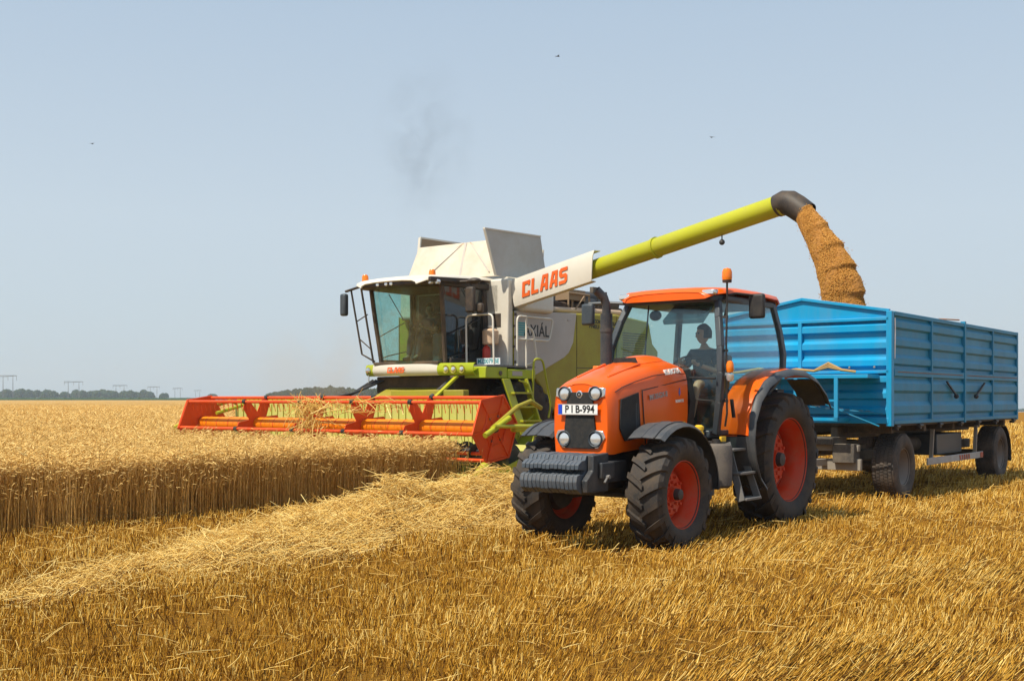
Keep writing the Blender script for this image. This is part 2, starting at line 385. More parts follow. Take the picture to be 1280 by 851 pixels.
def windrow_h(X,Y):
    # straw swath: distance from its centre line
    px=np.array([-6.0,-4.1,-3.2,-2.15,-1.15,-.05,1.6,5.0]); py=np.array([3.6,8.3,10.8,13.3,15.2,17.4,20.6,25.8])
    best=np.full(X.shape,9.); along=np.zeros(X.shape)
    for i in range(len(px)-1):
        ax,ay,bx,by=px[i],py[i],px[i+1],py[i+1]; dx,dy=bx-ax,by-ay; l2=dx*dx+dy*dy
        t=np.clip(((X-ax)*dx+(Y-ay)*dy)/l2,0,1); d=np.hypot(X-ax-t*dx,Y-ay-t*dy)
        k=d<best; best=np.where(k,d,best); along=np.where(k,i+t,along)
    hh=np.interp(along,[0,1,2,3,4,5,6,7],[.0,.02,.12,.36,.50,.46,.28,.2]); ww=np.interp(along,[0,1,2,3,4,5,7],[.55,.8,1.15,1.55,1.9,2.0,1.5])
    lump=.78+.38*np.sin(X*2.1+1+.8*np.sin(Y*.9))*np.sin(Y*1.7+.7*np.sin(X*1.6))+.22*np.sin(X*5.3+Y*3.1)*np.sin(Y*4.1-X*2.3)+.20*np.sin(X*9.1)*np.sin(Y*8.3)+.16*np.sin(X*3.3-Y*5.2)
    return hh*np.exp(-(best/ww/.62)**2)*lump, best/ww
def stalks(P,Hh,lean,rad,var,name,mat,n3=3,bend=None):
    n=len(P); ang=rng.uniform(0,6.283,n); 
    k=np.arange(3)*2*np.pi/3
    ring=np.stack([np.cos(ang[:,None]+k),np.sin(ang[:,None]+k),np.zeros((n,3))],-1)*rad[:,None,None]
    top=P+np.stack([lean[:,0]*Hh,lean[:,1]*Hh,Hh],1)
    V=np.concatenate([P[:,None]+ring,top[:,None]+ring*.8],1).reshape(-1,3)
    b=np.arange(n)[:,None]*6
    q=np.array([[0,1,4,3],[1,2,5,4],[2,0,3,5],[3,4,5,5]]); q=q[:3]
    F=(b[:,:,None]+q[None]).reshape(-1,4)
    tri=None
    o=npmesh(name,V,F,mat,var=np.repeat(var,6)); return o
def scatter(ymin,ymax,dens,xr=.475,xl=.475):
    # wedge seen by the camera with a margin on both sides
    mg=3.2 if ymin<30 else 0; wm=(xr+xl)*ymax+2*mg; n=int(wm*(ymax-ymin)*dens)
    Y=rng.uniform(ymin,ymax,n); X=rng.uniform(-(xl*ymax+mg),xr*ymax+mg,n); k=(X>-(xl*Y+mg))&(X<xr*Y+mg); return X[k],Y[k]
def mk_stubble():
    XS=[];YS=[];RS=[];HS=[]
    for a,b,d,r,h in ((3.4,5.2,600,.0042,.088),(5.2,8,1250,.0042,.088),(8,11,850,.0047,.095),(11,16,460,.0056,.105),(16,24,200,.0068,.12),(24,40,60,.011,.14),(40,75,16,.02,.15)):
        X,Y=scatter(a,b,d); XS.append(X);YS.append(Y);RS.append(np.full(len(X),r));HS.append(np.full(len(X),h))
    X=np.concatenate(XS);Y=np.concatenate(YS);r=np.concatenate(RS);h=np.concatenate(HS)
    # drill rows: pull the stalks toward rows parallel to the machines
    lx,ly=to_comb(X,Y); row=.14; ly2=np.round(ly/row)*row+rng.normal(0,.024,len(ly)); 
    k=rng.random(len(ly))<.7; lyn=np.where(k,ly2,ly)
    X=CO[0]+FW[0]*lx+LF[0]*lyn; Y=CO[1]+FW[1]*lx+LF[1]*lyn
    wh,wd=windrow_h(X,Y); keep=~crop_mask(X,Y)&(wh<.16)
    patch=1.15*np.sin(X*1.9+.7*np.sin(Y*1.3))*np.sin(Y*1.4+.9*np.sin(X*1.1))+.6*np.sin(X*4.3+2)*np.sin(Y*3.9)
    keep&=(rng.random(len(X))<np.clip(.80+.34*patch,.18,1))
    X,Y,r,h,patch=X[keep],Y[keep],r[keep],h[keep],patch[keep]; n=len(X)
    z=gheight(X,Y)-.01
    hh=h*rng.uniform(.45,1.25,n)*(1+.18*patch)
    # lean field: right foreground laid over to the right, elsewhere nearly upright
    rt=sstep(-1.5,2.0,X-.05*Y)*(.75+.35*np.sin(X*1.1+Y*.9)+.3*np.sin(Y*2.3-X*.7))*np.interp(Y,[5,12,20,30],[1,.8,.35,.2])
    lean=np.stack([rng.normal(.05,.28,n)+rt*.95,rng.normal(0,.25,n)+rt*.35],1)
    var=np.clip(rng.normal(.50,.27,n)+.14*patch+np.interp(Y,[5,14,40],[-.03,.0,.18]),0,1)
    o=stalks(np.stack([X,Y,z],1),hh,lean,r*rng.uniform(.7,1.35,n),var,'stubble',M['stubble']); o['kind']='stuff'
    o['label']='golden cut stubble covering the harvested ground'
mk_stubble()
def strands(P,D,Lh,rad,var,name,mat,curve=.055,seg=3):
    # thin bent three-sided straws: centre P, unit dir D, length Lh
    n=len(P); up=np.array([0,0,1.0]); side=np.cross(D,up); side/=np.maximum(np.linalg.norm(side,axis=1,keepdims=True),1e-6); upv=np.cross(side,D)
    cv=rng.normal(0,curve,n)[:,None]*Lh[:,None]; cvu=rng.normal(0,curve*.5,n)[:,None]*Lh[:,None]
    rings=[]
    for i in range(seg+1):
        t=i/seg; s=(t-.5); c=P+D*(s*Lh)[:,None]+side*cv*(1-4*s*s)+upv*cvu*(1-4*s*s)
        for j in range(3):
            a=2*math.pi*j/3; rings.append(c+(side*math.cos(a)+upv*math.sin(a))*rad[:,None])
    V=np.stack(rings,1).reshape(-1,3); m=(seg+1)*3; q=[]
    for i in range(seg):
        for j in range(3): q.append([i*3+j,i*3+(j+1)%3,i*3+3+(j+1)%3,i*3+3+j])
    F=(np.arange(n)[:,None,None]*m+np.array(q)[None]).reshape(-1,4)
    return npmesh(name,V,F,mat,var=np.repeat(var,m))
def mk_straw():
    # windrow base
    gx,gy=np.meshgrid(np.linspace(-7,6,180),np.linspace(5,27,240)); hgt,_=windrow_h(gx,gy)
    hgt=hgt*.62-.02
    V=np.stack([gx.ravel(),gy.ravel(),(gheight(gx,gy)+hgt).ravel()],1); idx=np.arange(V.shape[0]).reshape(gx.shape)
    F=np.stack([idx[:-1,:-1],idx[:-1,1:],idx[1:,1:],idx[1:,:-1]],-1)
    ok=(hgt[:-1,:-1]>.004).ravel(); F=F.reshape(-1,4)[ok]
    m,n,b=newmat('straw_mat'); n2=noise(n,30,6,.8); n1=noise(n,5,6,.7)
    c=ramp(n,n2,[(.35,(.13,.065,.015)),(.55,(.34,.19,.05)),(.75,(.70,.47,.18))]); n.links.new(c,b.inputs['Base Color']); b.inputs['Roughness'].default_value=.9; bump(n,b,n1,.8,.05)  # bed coloured darker than the straws, putting gap shadow into its colour
    o=npmesh('straw_windrow',V,F,m,smooth=True); o['kind']='stuff'; o['label']='low bed of the pale straw swath beneath the loose straws'
    N=170000; X=rng.uniform(-7,5,N*3); Y=rng.uniform(5,26,N*3); hh,wd=windrow_h(X,Y)
    p=np.clip(hh/.16,0,1)**1.3*np.interp(Y,[5,12,20,26],[1,.8,.4,.25]); k=rng.random(len(X))<p; X,Y,hh,wd=X[k],Y[k],hh[k],wd[k]
    n=len(X); z=gheight(X,Y)+hh*.62+hh*.45*rng.uniform(-.15,1,n)**1.0+rng.exponential(.018,n)
    a=rng.normal(.55,1.0,n); D=np.stack([np.cos(a),np.sin(a),rng.normal(.05,.36,n)],1); D/=np.linalg.norm(D,axis=1,keepdims=True)
    Ln=rng.gamma(3,.082,n)*np.interp(Y,[5,25],[.9,1.2]); rad=np.interp(Y,[5,10,16,26],[.0018,.0025,.0035,.0052])*rng.uniform(.6,1.5,n)
    var=np.clip(rng.normal(.62,.30,n)-.2*(wd>.9),0,1)
    o=strands(np.stack([X,Y,z],1),D,Ln,rad,var,'straw_swath',M['straw'],curve=.10); o['kind']='stuff'; o['label']='bright loose straw lying in a long swath across the stubble'
    # scattered straws over the stubble
    X,Y=scatter(5.3,26,22); hh,_=windrow_h(X,Y); k=~crop_mask(X,Y); X,Y=X[k],Y[k]; n=len(X)
    z=gheight(X,Y)+rng.uniform(.0,.12,n); a=rng.uniform(0,3.14,n); D=np.stack([np.cos(a),np.sin(a),rng.normal(0,.25,n)],1); D/=np.linalg.norm(D,axis=1,keepdims=True)
    o=strands(np.stack([X,Y,z],1),D,rng.uniform(.06,.30,n),np.interp(Y,[5,26],[.0018,.005])*rng.uniform(.7,1.3,n),np.clip(rng.normal(.5,.25,n),0,1),'scattered_straw',M['straw']); o['kind']='stuff'; o['label']='single straws scattered over the stubble'
mk_straw()
def wheat(X,Y,z0,hh,rad,name,full=True,earscale=1.0):
    n=len(X); P=np.stack([X,Y,z0],1); la=rng.uniform(0,6.283,n); lm=np.abs(rng.normal(.08,.09,n)); wind=np.array([.5,-.35])
    dirx=np.cos(la)*lm+.05*wind[0]; diry=np.sin(la)*lm+.05*wind[1]
    ts=[0,.5,1.0]
    k=np.arange(3)*2*np.pi/3; rg=np.stack([np.cos(k),np.sin(k),np.zeros(3)],-1)
    rings=[]
    for t in ts:
        c=P+np.stack([dirx*t*t*hh,diry*t*t*hh,t*hh],1); rings.append(c[:,None]+rg[None]*(rad*(1-.4*t))[:,None,None])
    V=np.concatenate(rings,1).reshape(-1,3); q=[]
    for i in range(2):
        for j in range(3): q.append([i*3+j,i*3+(j+1)%3,i*3+3+(j+1)%3,i*3+3+j])
    F=(np.arange(n)[:,None,None]*9+np.array(q)[None]).reshape(-1,4)
    var=np.clip(rng.normal(.48,.2,n),0,1); vv=np.repeat(var,9)
    o=npmesh(name+'_stalks',V,F,M['wheat'],var=vv)
    # ears: nodding spindles with awns
    top=P+np.stack([dirx*hh,diry*hh,hh],1); az=np.where(rng.random(n)<.65,rng.normal(-.5,.7,n),rng.uniform(0,6.283,n)); nod=rng.uniform(-.5,.9,n)
    D=np.stack([np.cos(az)*np.cos(nod),np.sin(az)*np.cos(nod),np.sin(nod)],1)
    s=np.cross(D,[0,0,1.0]); s/=np.linalg.norm(s,axis=1,keepdims=True); u=np.cross(s,D)
    L=rng.uniform(.07,.105,n)*earscale; er=.0060*earscale*(rad/rad.min())**.5
    prof=[(0,.35),(.25,1),(.7,.9),(1,.25)]; rings=[]
    for t,rr in prof:
        c=top+D*(t*L)[:,None]
        for j in range(4):
            a=math.pi/2*j; rings.append(c+(s*math.cos(a)+u*math.sin(a))*(er*rr)[:,None])
    V1=np.stack(rings,1); q=[]
    for i in range(3):
        for j in range(4): q.append([i*4+j,i*4+(j+1)%4,i*4+4+(j+1)%4,i*4+4+j])
    # awns as thin wedge quads fanning out of the ear
    aw=[]; qa=[]; base=16
    for j in range(5):
        sp=rng.normal(0,.35,(n,2)); d2=D+s*sp[:,:1]+u*sp[:,1:]; d2/=np.linalg.norm(d2,axis=1,keepdims=True)
        c0=top+D*((.3+.15*j)*L)[:,None]; c1=c0+d2*(rng.uniform(.06,.10,n)*earscale)[:,None]; wv=(s*math.cos(j)+u*math.sin(j))*(er*.13)[:,None]
        aw+=[c0-wv,c0+wv,c1+wv*.5,c1-wv*.5]; qa.append([base,base+1,base+2,base+3]); base+=4
    V2=np.stack(aw,1); V=np.concatenate([V1,V2],1); m=V.shape[1]; V=V.reshape(-1,3)
    F=(np.arange(n)[:,None,None]*m+np.array(q+qa)[None]).reshape(-1,4)
    ev=np.clip(rng.normal(.55,.17,n),0,1)
    e=npmesh(name+'_ears',V,F,M['ear'],var=np.repeat(ev,m)); return o,e
def mk_wheat():
    # dense stand along the cut edge
    def place(X,Y,rad,name,es,lab):
        k=crop_mask(X,Y); X,Y,rad=X[k],Y[k],rad[k]; n=len(X)
        hh=rng.normal(.79,.075,n)+.03*np.sin(X*1.2)*np.sin(Y*.9)
        o,e=wheat(X,Y,gheight(X,Y),hh,rad,name,earscale=es)
        o['kind']='stuff';e['kind']='stuff';o['label']='brown standing wheat stalks '+lab;e['label']='pale nodding wheat ears '+lab
    n=900; s=rng.uniform(9.5,20.6,n); k=edge_x(s)+rng.exponential(.05,n); hh=rng.uniform(.45,.84,n)
    o,e=wheat(k,s,gheight(k,s),hh,rng.uniform(.0022,.004,n),'stray_wheat',earscale=.55); o['kind']='stuff';e['kind']='stuff';o['label']='stray wheat stalks standing just outside the cut edge';e['label']='ears of the stray wheat stalks at the cut edge'
    n=15000; s=rng.uniform(9.5,20.9,n); dist=rng.uniform(0,1.5,n)**1.25; Y=s; X=edge_x(s)-dist/.8+rng.normal(0,.03,n)
    place(X,Y,rng.uniform(.0022,.0042,n),'edge_wheat',.80,'along the cut edge')
    X,Y=scatter(11,26,330,xr=.02,xl=.5); place(X,Y,rng.uniform(.0028,.0045,len(X)),'near_wheat',1.0,'in the near part of the field')
    X,Y=scatter(26,48,110,xr=0,xl=.5); place(X,Y,rng.uniform(.005,.008,len(X)),'middle_wheat',1.45,'in the middle of the field')
    X,Y=scatter(48,110,26,xr=-.02,xl=.5); place(X,Y,rng.uniform(.010,.016,len(X)),'far_wheat',2.4,'in the far part of the field')
    # canopy mass behind the front stalks out to the far edge of the field
    ys=np.concatenate([np.linspace(9.5,60,160),np.geomspace(62,560,70)]); ts=np.linspace(0,1,150); V=[]
    for y in ys:
        xr_=edge_x(min(y,20.7))-.95 if y<20.4 else None
        l=-.62*y-4; 
        if xr_ is None: xr_=.30*y+3
        V.append(np.stack([l+(xr_-l)*ts,np.full_like(ts,y),np.zeros_like(ts)],1))
    V=np.array(V); X,Y=V[...,0],V[...,1]; lx,ly=to_comb(X,Y)
    inside=((lx>1.0)|(ly<-5.2))&((Y>20.4)|True)&(X<edge_x(np.minimum(Y,20.7))-.9)
    V[...,2]=gheight(X,Y)*(Y<80)+.66+.04*np.sin(X*1.3)*np.sin(Y*1.1)+np.where(Y>110,.14,0)
    idx=np.arange(X.size).reshape(X.shape); ok=(inside[:-1,:-1]&inside[1:,1:]&inside[:-1,1:]&inside[1:,:-1])
    F=np.stack([idx[:-1,:-1],idx[:-1,1:],idx[1:,1:],idx[1:,:-1]],-1)[ok]
    # give it thickness: vertical skirts along the boundary
    Vf=V.reshape(-1,3); from collections import Counter
    ed=Counter()
    for f in F:
        for a,b in ((f[0],f[1]),(f[1],f[2]),(f[2],f[3]),(f[3],f[0])): ed[(min(a,b),max(a,b))]+=1
    be=[e for e,c in ed.items() if c==1]; used=sorted({i for e in be for i in e}); mp={i:len(Vf)+k for k,i in enumerate(used)}
    low=Vf[used].copy(); low[:,2]=0.02; Vf=np.concatenate([Vf,low]); F=np.concatenate([F,np.array([[a,b,mp[b],mp[a]] for a,b in be])])
    m,n,b=newmat('wheat_canopy')
    n2=noise(n,16,8,.8); n1=noise(n,.5,6,.7,vec_scale=(1,1,1)); n3=noise(n,.05,5,.6,vec_scale=(1,5,1))
    c=ramp(n,n2,[(.30,(.28,.14,.03)),(.48,(.58,.35,.10)),(.66,(.86,.60,.24))]); c2=ramp(n,n1,[(.3,(.72,.66,.6)),(.65,(1,1,1))])
    c4=ramp(n,n3,[(.35,(.78,.70,.58)),(.6,(1,1,1))])
    c3=mixrgb(n,1,mixrgb(n,.8,c,c2,'MULTIPLY'),c4,'MULTIPLY'); n.links.new(c3,b.inputs['Base Color']); b.inputs['Roughness'].default_value=.95; b.inputs['Specular IOR Level'].default_value=.1
    bump(n,b,n2,1,.12)
    o=npmesh('wheat_mass',Vf,F,m,smooth=True); o['kind']='stuff'; o['label']='closed mass of ripe wheat reaching to the far edge of the field'
mk_wheat()
# far dark green strip, woods, pylons
def foliage_mass(name,clumps,mat,nleaf,size):
    pts=[];
    wts=np.array([c[3]*c[5] for c in clumps]); wts=wts/wts.sum()
    vs=[];
    for c,wt in zip(clumps,wts):
        m=max(30,int(nleaf*wt)); x,y,z,rx,ry,rz=c
        u=rng.normal(0,1,(m,3)); u/=np.linalg.norm(u,axis=1,keepdims=True); u[:,2]=np.abs(u[:,2])*1.1-.25; rr=rng.uniform(.72,1.03,(m,1))
        p=u*rr*np.array([[rx,ry,rz]])+np.array([[x,y,z]]); p[:,2]+=rng.normal(0,size*.25,m); vs.append(p)
    P=np.concatenate(vs); n=len(P); P[:,2]=np.maximum(P[:,2],size*.3)
    base=np.array([[1,0,0],[-1,0,0],[0,1,0],[0,-1,0],[0,0,1],[0,0,-1]],float); fr=np.array([[0,2,4],[2,1,4],[1,3,4],[3,0,4],[2,0,5],[1,2,5],[3,1,5],[0,3,5]])
    sc=rng.uniform(.5,1.3,(n,1,3))*size; V=(P[:,None]+base[None]*sc).reshape(-1,3); F=(np.arange(n)[:,None,None]*6+fr[None]).reshape(-1,3)
    return npmesh(name,V,F,mat,var=np.repeat(np.clip(rng.normal(.5,.2,n),0,1),6))
M['leaf']=strawmat('far_foliage',[(0,(.010,.024,.010)),(.5,(.022,.045,.016)),(1,(.045,.07,.025))],.8)
M['maize']=strawmat('far_green_crop',[(0,(.02,.05,.012)),(1,(.05,.09,.02))],.8)
M['bark']=plain('bark',(.06,.045,.03),.9)
def far(px,Y): return (px-640)*Y/1440
# green crop strip at the end of the wheat
gsl=MB(); 
X0,X1=far(-120,640),far(480,640)
k=240; top=[];
vs=[];fs=[]
for i in range(k+1):
    x=X0+(X1-X0)*i/k
    for (yy,zz) in ((570,0),(571,1.75+.15*math.sin(i*1.7)+.12*math.sin(i*.61)),(700,1.9+.12*math.sin(i*2.3)),(700.5,0)): vs.append((x,yy,zz))
for i in range(k):
    for j in range(4): a=i*4+j;b=i*4+(j+1)%4; fs.append((a,b,b+4,a+4))
fs.append((0,1,2,3)); fs.append((k*4,k*4+3,k*4+2,k*4+1))
gsl.add(vs,fs); m,n,b=newmat('green_crop'); n2=noise(n,.8,6,.8); c=ramp(n,n2,[(.3,(.012,.035,.012)),(.7,(.04,.085,.025))]); n.links.new(c,b.inputs['Base Color']); b.inputs['Roughness'].default_value=.9
M['gcrop']=m; o=gsl.build('green_crop','gcrop'); o['kind']='stuff'; o['label']='dark green crop strip beyond the wheat field'
cl=[]
Yt=1150
def addcl(p0,p1,hpx,step=7):
    x=p0
    while x<p1:
        h_=hpx*random.uniform(.8,1.08)*Yt/1440; cl.append((far(x,Yt),Yt+random.uniform(-15,15),h_*.40,random.uniform(5,8)*Yt/1440,9,h_*.62)); x+=step*random.uniform(.6,1.2)
addcl(-60,72,14);addcl(82,140,13);addcl(128,185,13)
o=foliage_mass('tree_belt',cl,M['leaf'],30000,.9); o['kind']='stuff'; o['label']='long bluish belt of trees on the horizon'
for px,wd,hp,lb in ((205,8,8,'small rounded tree alone on the horizon right of the tree belt'),(266,10,7,'low far tree on the horizon above the left end of the reel')):
    Yt2=1150; h_=hp*Yt2/1440*1.1
    t=thing('tree',(far(px,Yt2),Yt2,0),lb,'tree')
    mb=MB(); mb.tube([(0,0,0),(.2,0,h_*.3),(0,.2,h_*.6)],[.35,.28,.15],8); mb.build('trunk','bark',t)
    c=foliage_mass('crown',[(random.uniform(-.5,.5)*wd*.5,random.uniform(-2,2),h_*random.uniform(.4,.55),wd*.33*random.uniform(.7,1.2),3,h_*.5) for _ in range(6)],M['leaf'],2600,.55); c.parent=t
# nearer wood, greener
cl=[]; Yw=620
prof=[(326,3),(335,7),(345,11),(360,13),(375,15),(395,17),(410,18),(425,17),(440,15),(455,15),(470,16),(490,17),(520,17),(560,16),(600,16)]
x=326
while x<600:
    hp=np.interp(x,[p[0] for p in prof],[p[1] for p in prof])*random.uniform(.85,1.08); h_=hp*Yw/1440+1.3
    cl.append((far(x,Yw),Yw+random.uniform(-8,8),h_*.35,random.uniform(2.2,4.2),6,h_*.66)); x+=random.uniform(2.5,5)
o=foliage_mass('far_wood',cl,M['leaf'],46000,.42); o['kind']='stuff'; o['label']='green wood rising behind the reel and the cab'
# right-hand far trees
cl=[]
for x in range(1180,1420,5): Y=1400; cl.append((far(x,Y),Y,1.63-.0118*Y+1.6,8,9,3.2*random.uniform(.7,1.2)))
V0=len(cl)
def fm2():
    o=foliage_mass('low_tree_line',[(c[0],c[1],0,c[3],c[4],c[5]) for c in cl],M['leaf'],9000,.8); o.location.z=1.63-.0118*1400+1.0; o['kind']='stuff'; o['label']='thin bluish tree line beyond the trailer tail'
fm2()
M['pylon']=plain('pylon_steel',(.17,.18,.19),.6,.3)
def pylon(px,Y,hp,wp,lab,single=False):
    x=far(px,Y); h_=hp*Y/1440; wd=wp*Y/1440; t=thing('power_pylon',(x,Y,0),lab,'pylon',group='power pylons along the horizon')
    a=MB(); r=.13
    sx=[0] if single else [-wd*.28,wd*.28]
    for s_ in sx: a.tube([(s_-.35,0,0),(s_,0,h_)],r,5); a.tube([(s_+.35,0,0),(s_,0,h_)],r,5)
    a.each('mast','pylon',t,per=2); b=MB(); b.beam((-wd/2,0,h_*.97),(wd/2,0,h_*.97),.45,.5); b.beam((-wd/2,0,h_*.90),(wd/2,0,h_*.97),.2,.2); b.build('crossarm','pylon',t)
    c=MB()
    for s_ in (-.48,0,.48): c.tube([(s_*wd,0,h_*.97),(s_*wd,0,h_*.78)],.13,5)
    c.each('insulator','pylon',t)
for a in ((10,900,32,22,'nearest power pylon, leftmost on the horizon'),(92,1000,24,24,'second power pylon from the left, above a gap in the tree belt'),(150,1150,19,18,'third power pylon from the left, above the tree belt'),(192,1250,17,15,'fourth power pylon from the left, just left of the lone tree'),(222,1400,15,12,'fifth power pylon from the left, right of the lone tree'),(247,1600,12,9,'sixth and very faint power pylon, left of the low far tree')):
    pylon(*a[:4],a[4])
# haze: one closed box of air
def haze(dens):
    mb=MB(); mb.box(-3000,3000,-60,2400,-30,60); m=bpy.data.materials.new('air_haze'); m.use_nodes=True; n=m.node_tree; n.nodes.clear()
    o=n.nodes.new('ShaderNodeOutputMaterial'); v=n.nodes.new('ShaderNodeVolumePrincipled'); v.inputs['Color'].default_value=(.74,.88,1.0,1); v.inputs['Density'].default_value=dens; v.inputs['Anisotropy'].default_value=.2
    n.links.new(v.outputs[0],o.inputs['Volume']); M['haze']=m; ob=mb.build('haze','haze'); ob['kind']='stuff'; ob['label']='pale air haze over the whole field'; ob.display_type='WIRE'
HAZE=.00028
if HAZE: haze(HAZE)
# ------------------------------------------------------------ wheels
def tyre_mb(Rr,wd,rim,nl=0,tread=.045):
    mb=MB(); h=Rr-rim; w2=wd/2; b=Rr-(tread if nl else 0)
    prof=[(rim-.015,-w2*.72),(rim+.01,-w2*.86),(rim+h*.18,-w2*.97),(rim+h*.42,-w2*1.03),(rim+h*.62,-w2*1.0),(b-.05,-w2*.95),(b-.012,-w2*.86),(b,-w2*.6),(b+.006,0)]
    prof=prof+[(r,-o) for r,o in prof[:-1][::-1]]
    mb.lathe(prof,n=72)
    if nl:
        for k in range(nl):
            for sgn in (1,-1):
                a0=2*math.pi*k/nl+(math.pi/nl if sgn<0 else 0); pts=[]
                N=6
                for i in range(N+1):
                    t=i/N; y=sgn*(-.02+t*(w2+.005)); ang=a0+.30*(wd/Rr)*1.15*t**.9
                    rt=Rr-.03*t**3 ; rb=b-.03-.05*t**3; hw=.022+.012*t
                    pts.append((y,ang,rt,rb,hw))
                # wrap down the sidewall
                y,ang,rt,rb,hw=pts[-1]; pts.append((sgn*(w2+.012),ang+.05,Rr-.10,Rr-.15,hw*.9))
                vs=[];fs=[]
                for (y,ang,rt,rb,hw) in pts:
                    for (r,o_) in ((rb,-hw*1.35),(rt,-hw),(rt,hw),(rb,hw*1.35)):
                        a=ang+o_/Rr; vs.append((r*math.cos(a),y,r*math.sin(a)))
                for i in range(len(pts)-1):
                    for j in range(4): q=i*4+j;p=i*4+(j+1)%4; fs.append((q,p,p+4,q+4))
                fs.append((0,1,2,3)); e=(len(pts)-1)*4; fs.append((e+3,e+2,e+1,e))
                mb.add(vs,fs)
    else:
        # road tyre: circumferential blocks
        for row in range(5):
            y0=-w2*.8+row*wd*.8/5; 
            for k in range(64):
                a0=2*math.pi*(k+.5*(row%2))/64; a1=a0+2*math.pi/64*.72; y1=y0+wd*.8/5*.80
                vs=[(r*math.cos(a),y,r*math.sin(a)) for r in (b-.02,b+.014) for a,y in ((a0,y0),(a1,y0),(a1,y1),(a0,y1))]
                mb.add(vs,[(4,5,6,7),(0,1,5,4),(1,2,6,5),(2,3,7,6),(3,0,4,7)])
    return mb
def wheel(parent,x,y,z,Rr,wd,rim,nl,side,dish,rimmat,rubber,bolts=10,seg=None):
    # side=+1: outer face toward +y.  the wheel part is the disc, the tyre and the rim are its sub-parts
    s=side; mb=MB(); dy=s*dish; dr=rim*.60
    prof=[(0.0,dy+s*.06),(dr*.34,dy+s*.06),(dr*.36,dy+s*.02),(dr*.42,dy),(dr,dy),(rim*.72,dy-s*.05),(rim*.93,dy-s*.09),(rim*.95,dy-s*.11),(dr,dy-s*.03),(0,dy-s*.03)]
    mb.lathe(prof,n=56)
    bm_=mb
    for k in range(bolts):
        for rr,ph in ((dr*.85,0),(dr*.58,.5)):
            a=2*math.pi*(k+ph)/bolts; c=(rr*math.cos(a),dy,rr*math.sin(a)); bm_.lathe([(0,s*.035),(.018*rim/.5+.004,s*.035),(.02*rim/.5+.004,0)],c=c,n=6)
    d=mb.build('wheel',rimmat,parent,ang=30); d.location=(x,y,z)
    ih=MB(); ih.lathe([(0,-s*wd*.30),(rim*.62,-s*wd*.28),(rim*.70,-s*wd*.10),(rim*.66,dy-s*.06),(0,dy-s*.06)],n=28); ih.build('inner_hub','iron',d)
    hb=MB(); hb.lathe([(0,dy+s*.13),(dr*.26,dy+s*.12),(dr*.30,dy+s*.05)],n=20); hb.build('hub_cap','iron',d)
    rm=MB(); w2=wd/2*.80
    rp=[(rim+.012,s*w2),(rim+.004,s*(w2-.02)),(rim-.022,s*(w2-.035)),(rim-.028,s*(w2-.08)),(rim-.055,s*(w2-.12)),(rim-.065,0),(rim-.04,-s*(w2-.09)),(rim-.01,-s*(w2-.03)),(rim+.012,-s*w2)]
    rp=rp+[(r-.012 if i else r,o) for i,(r,o) in list(enumerate(rp))[::-1]]
    rp=[(rim+.012,s*w2),(rim-.004,s*(w2+.006)),(rim-.010,s*(w2-.02)),(rim-.034,s*(w2-.05)),(rim-.036,s*(w2-.09)),(rim-.065,s*(w2-.13)),(rim-.068,-s*(w2-.12)),(rim-.03,-s*(w2-.05)),(rim+.0,-s*w2),(rim+.012,-s*w2),(rim+.01,-s*(w2-.04)),(rim-.05,-s*(w2-.1)),(rim-.052,s*(w2-.12)),(rim-.02,s*(w2-.05)),(rim+.005,s*(w2-.02))]
    rm.lathe(rp,n=64,close=True); rm.build('rim',rimmat,d,ang=40)
    tyre_mb(Rr,wd,rim,nl).build('tyre',rubber,d,ang=28)
    return d
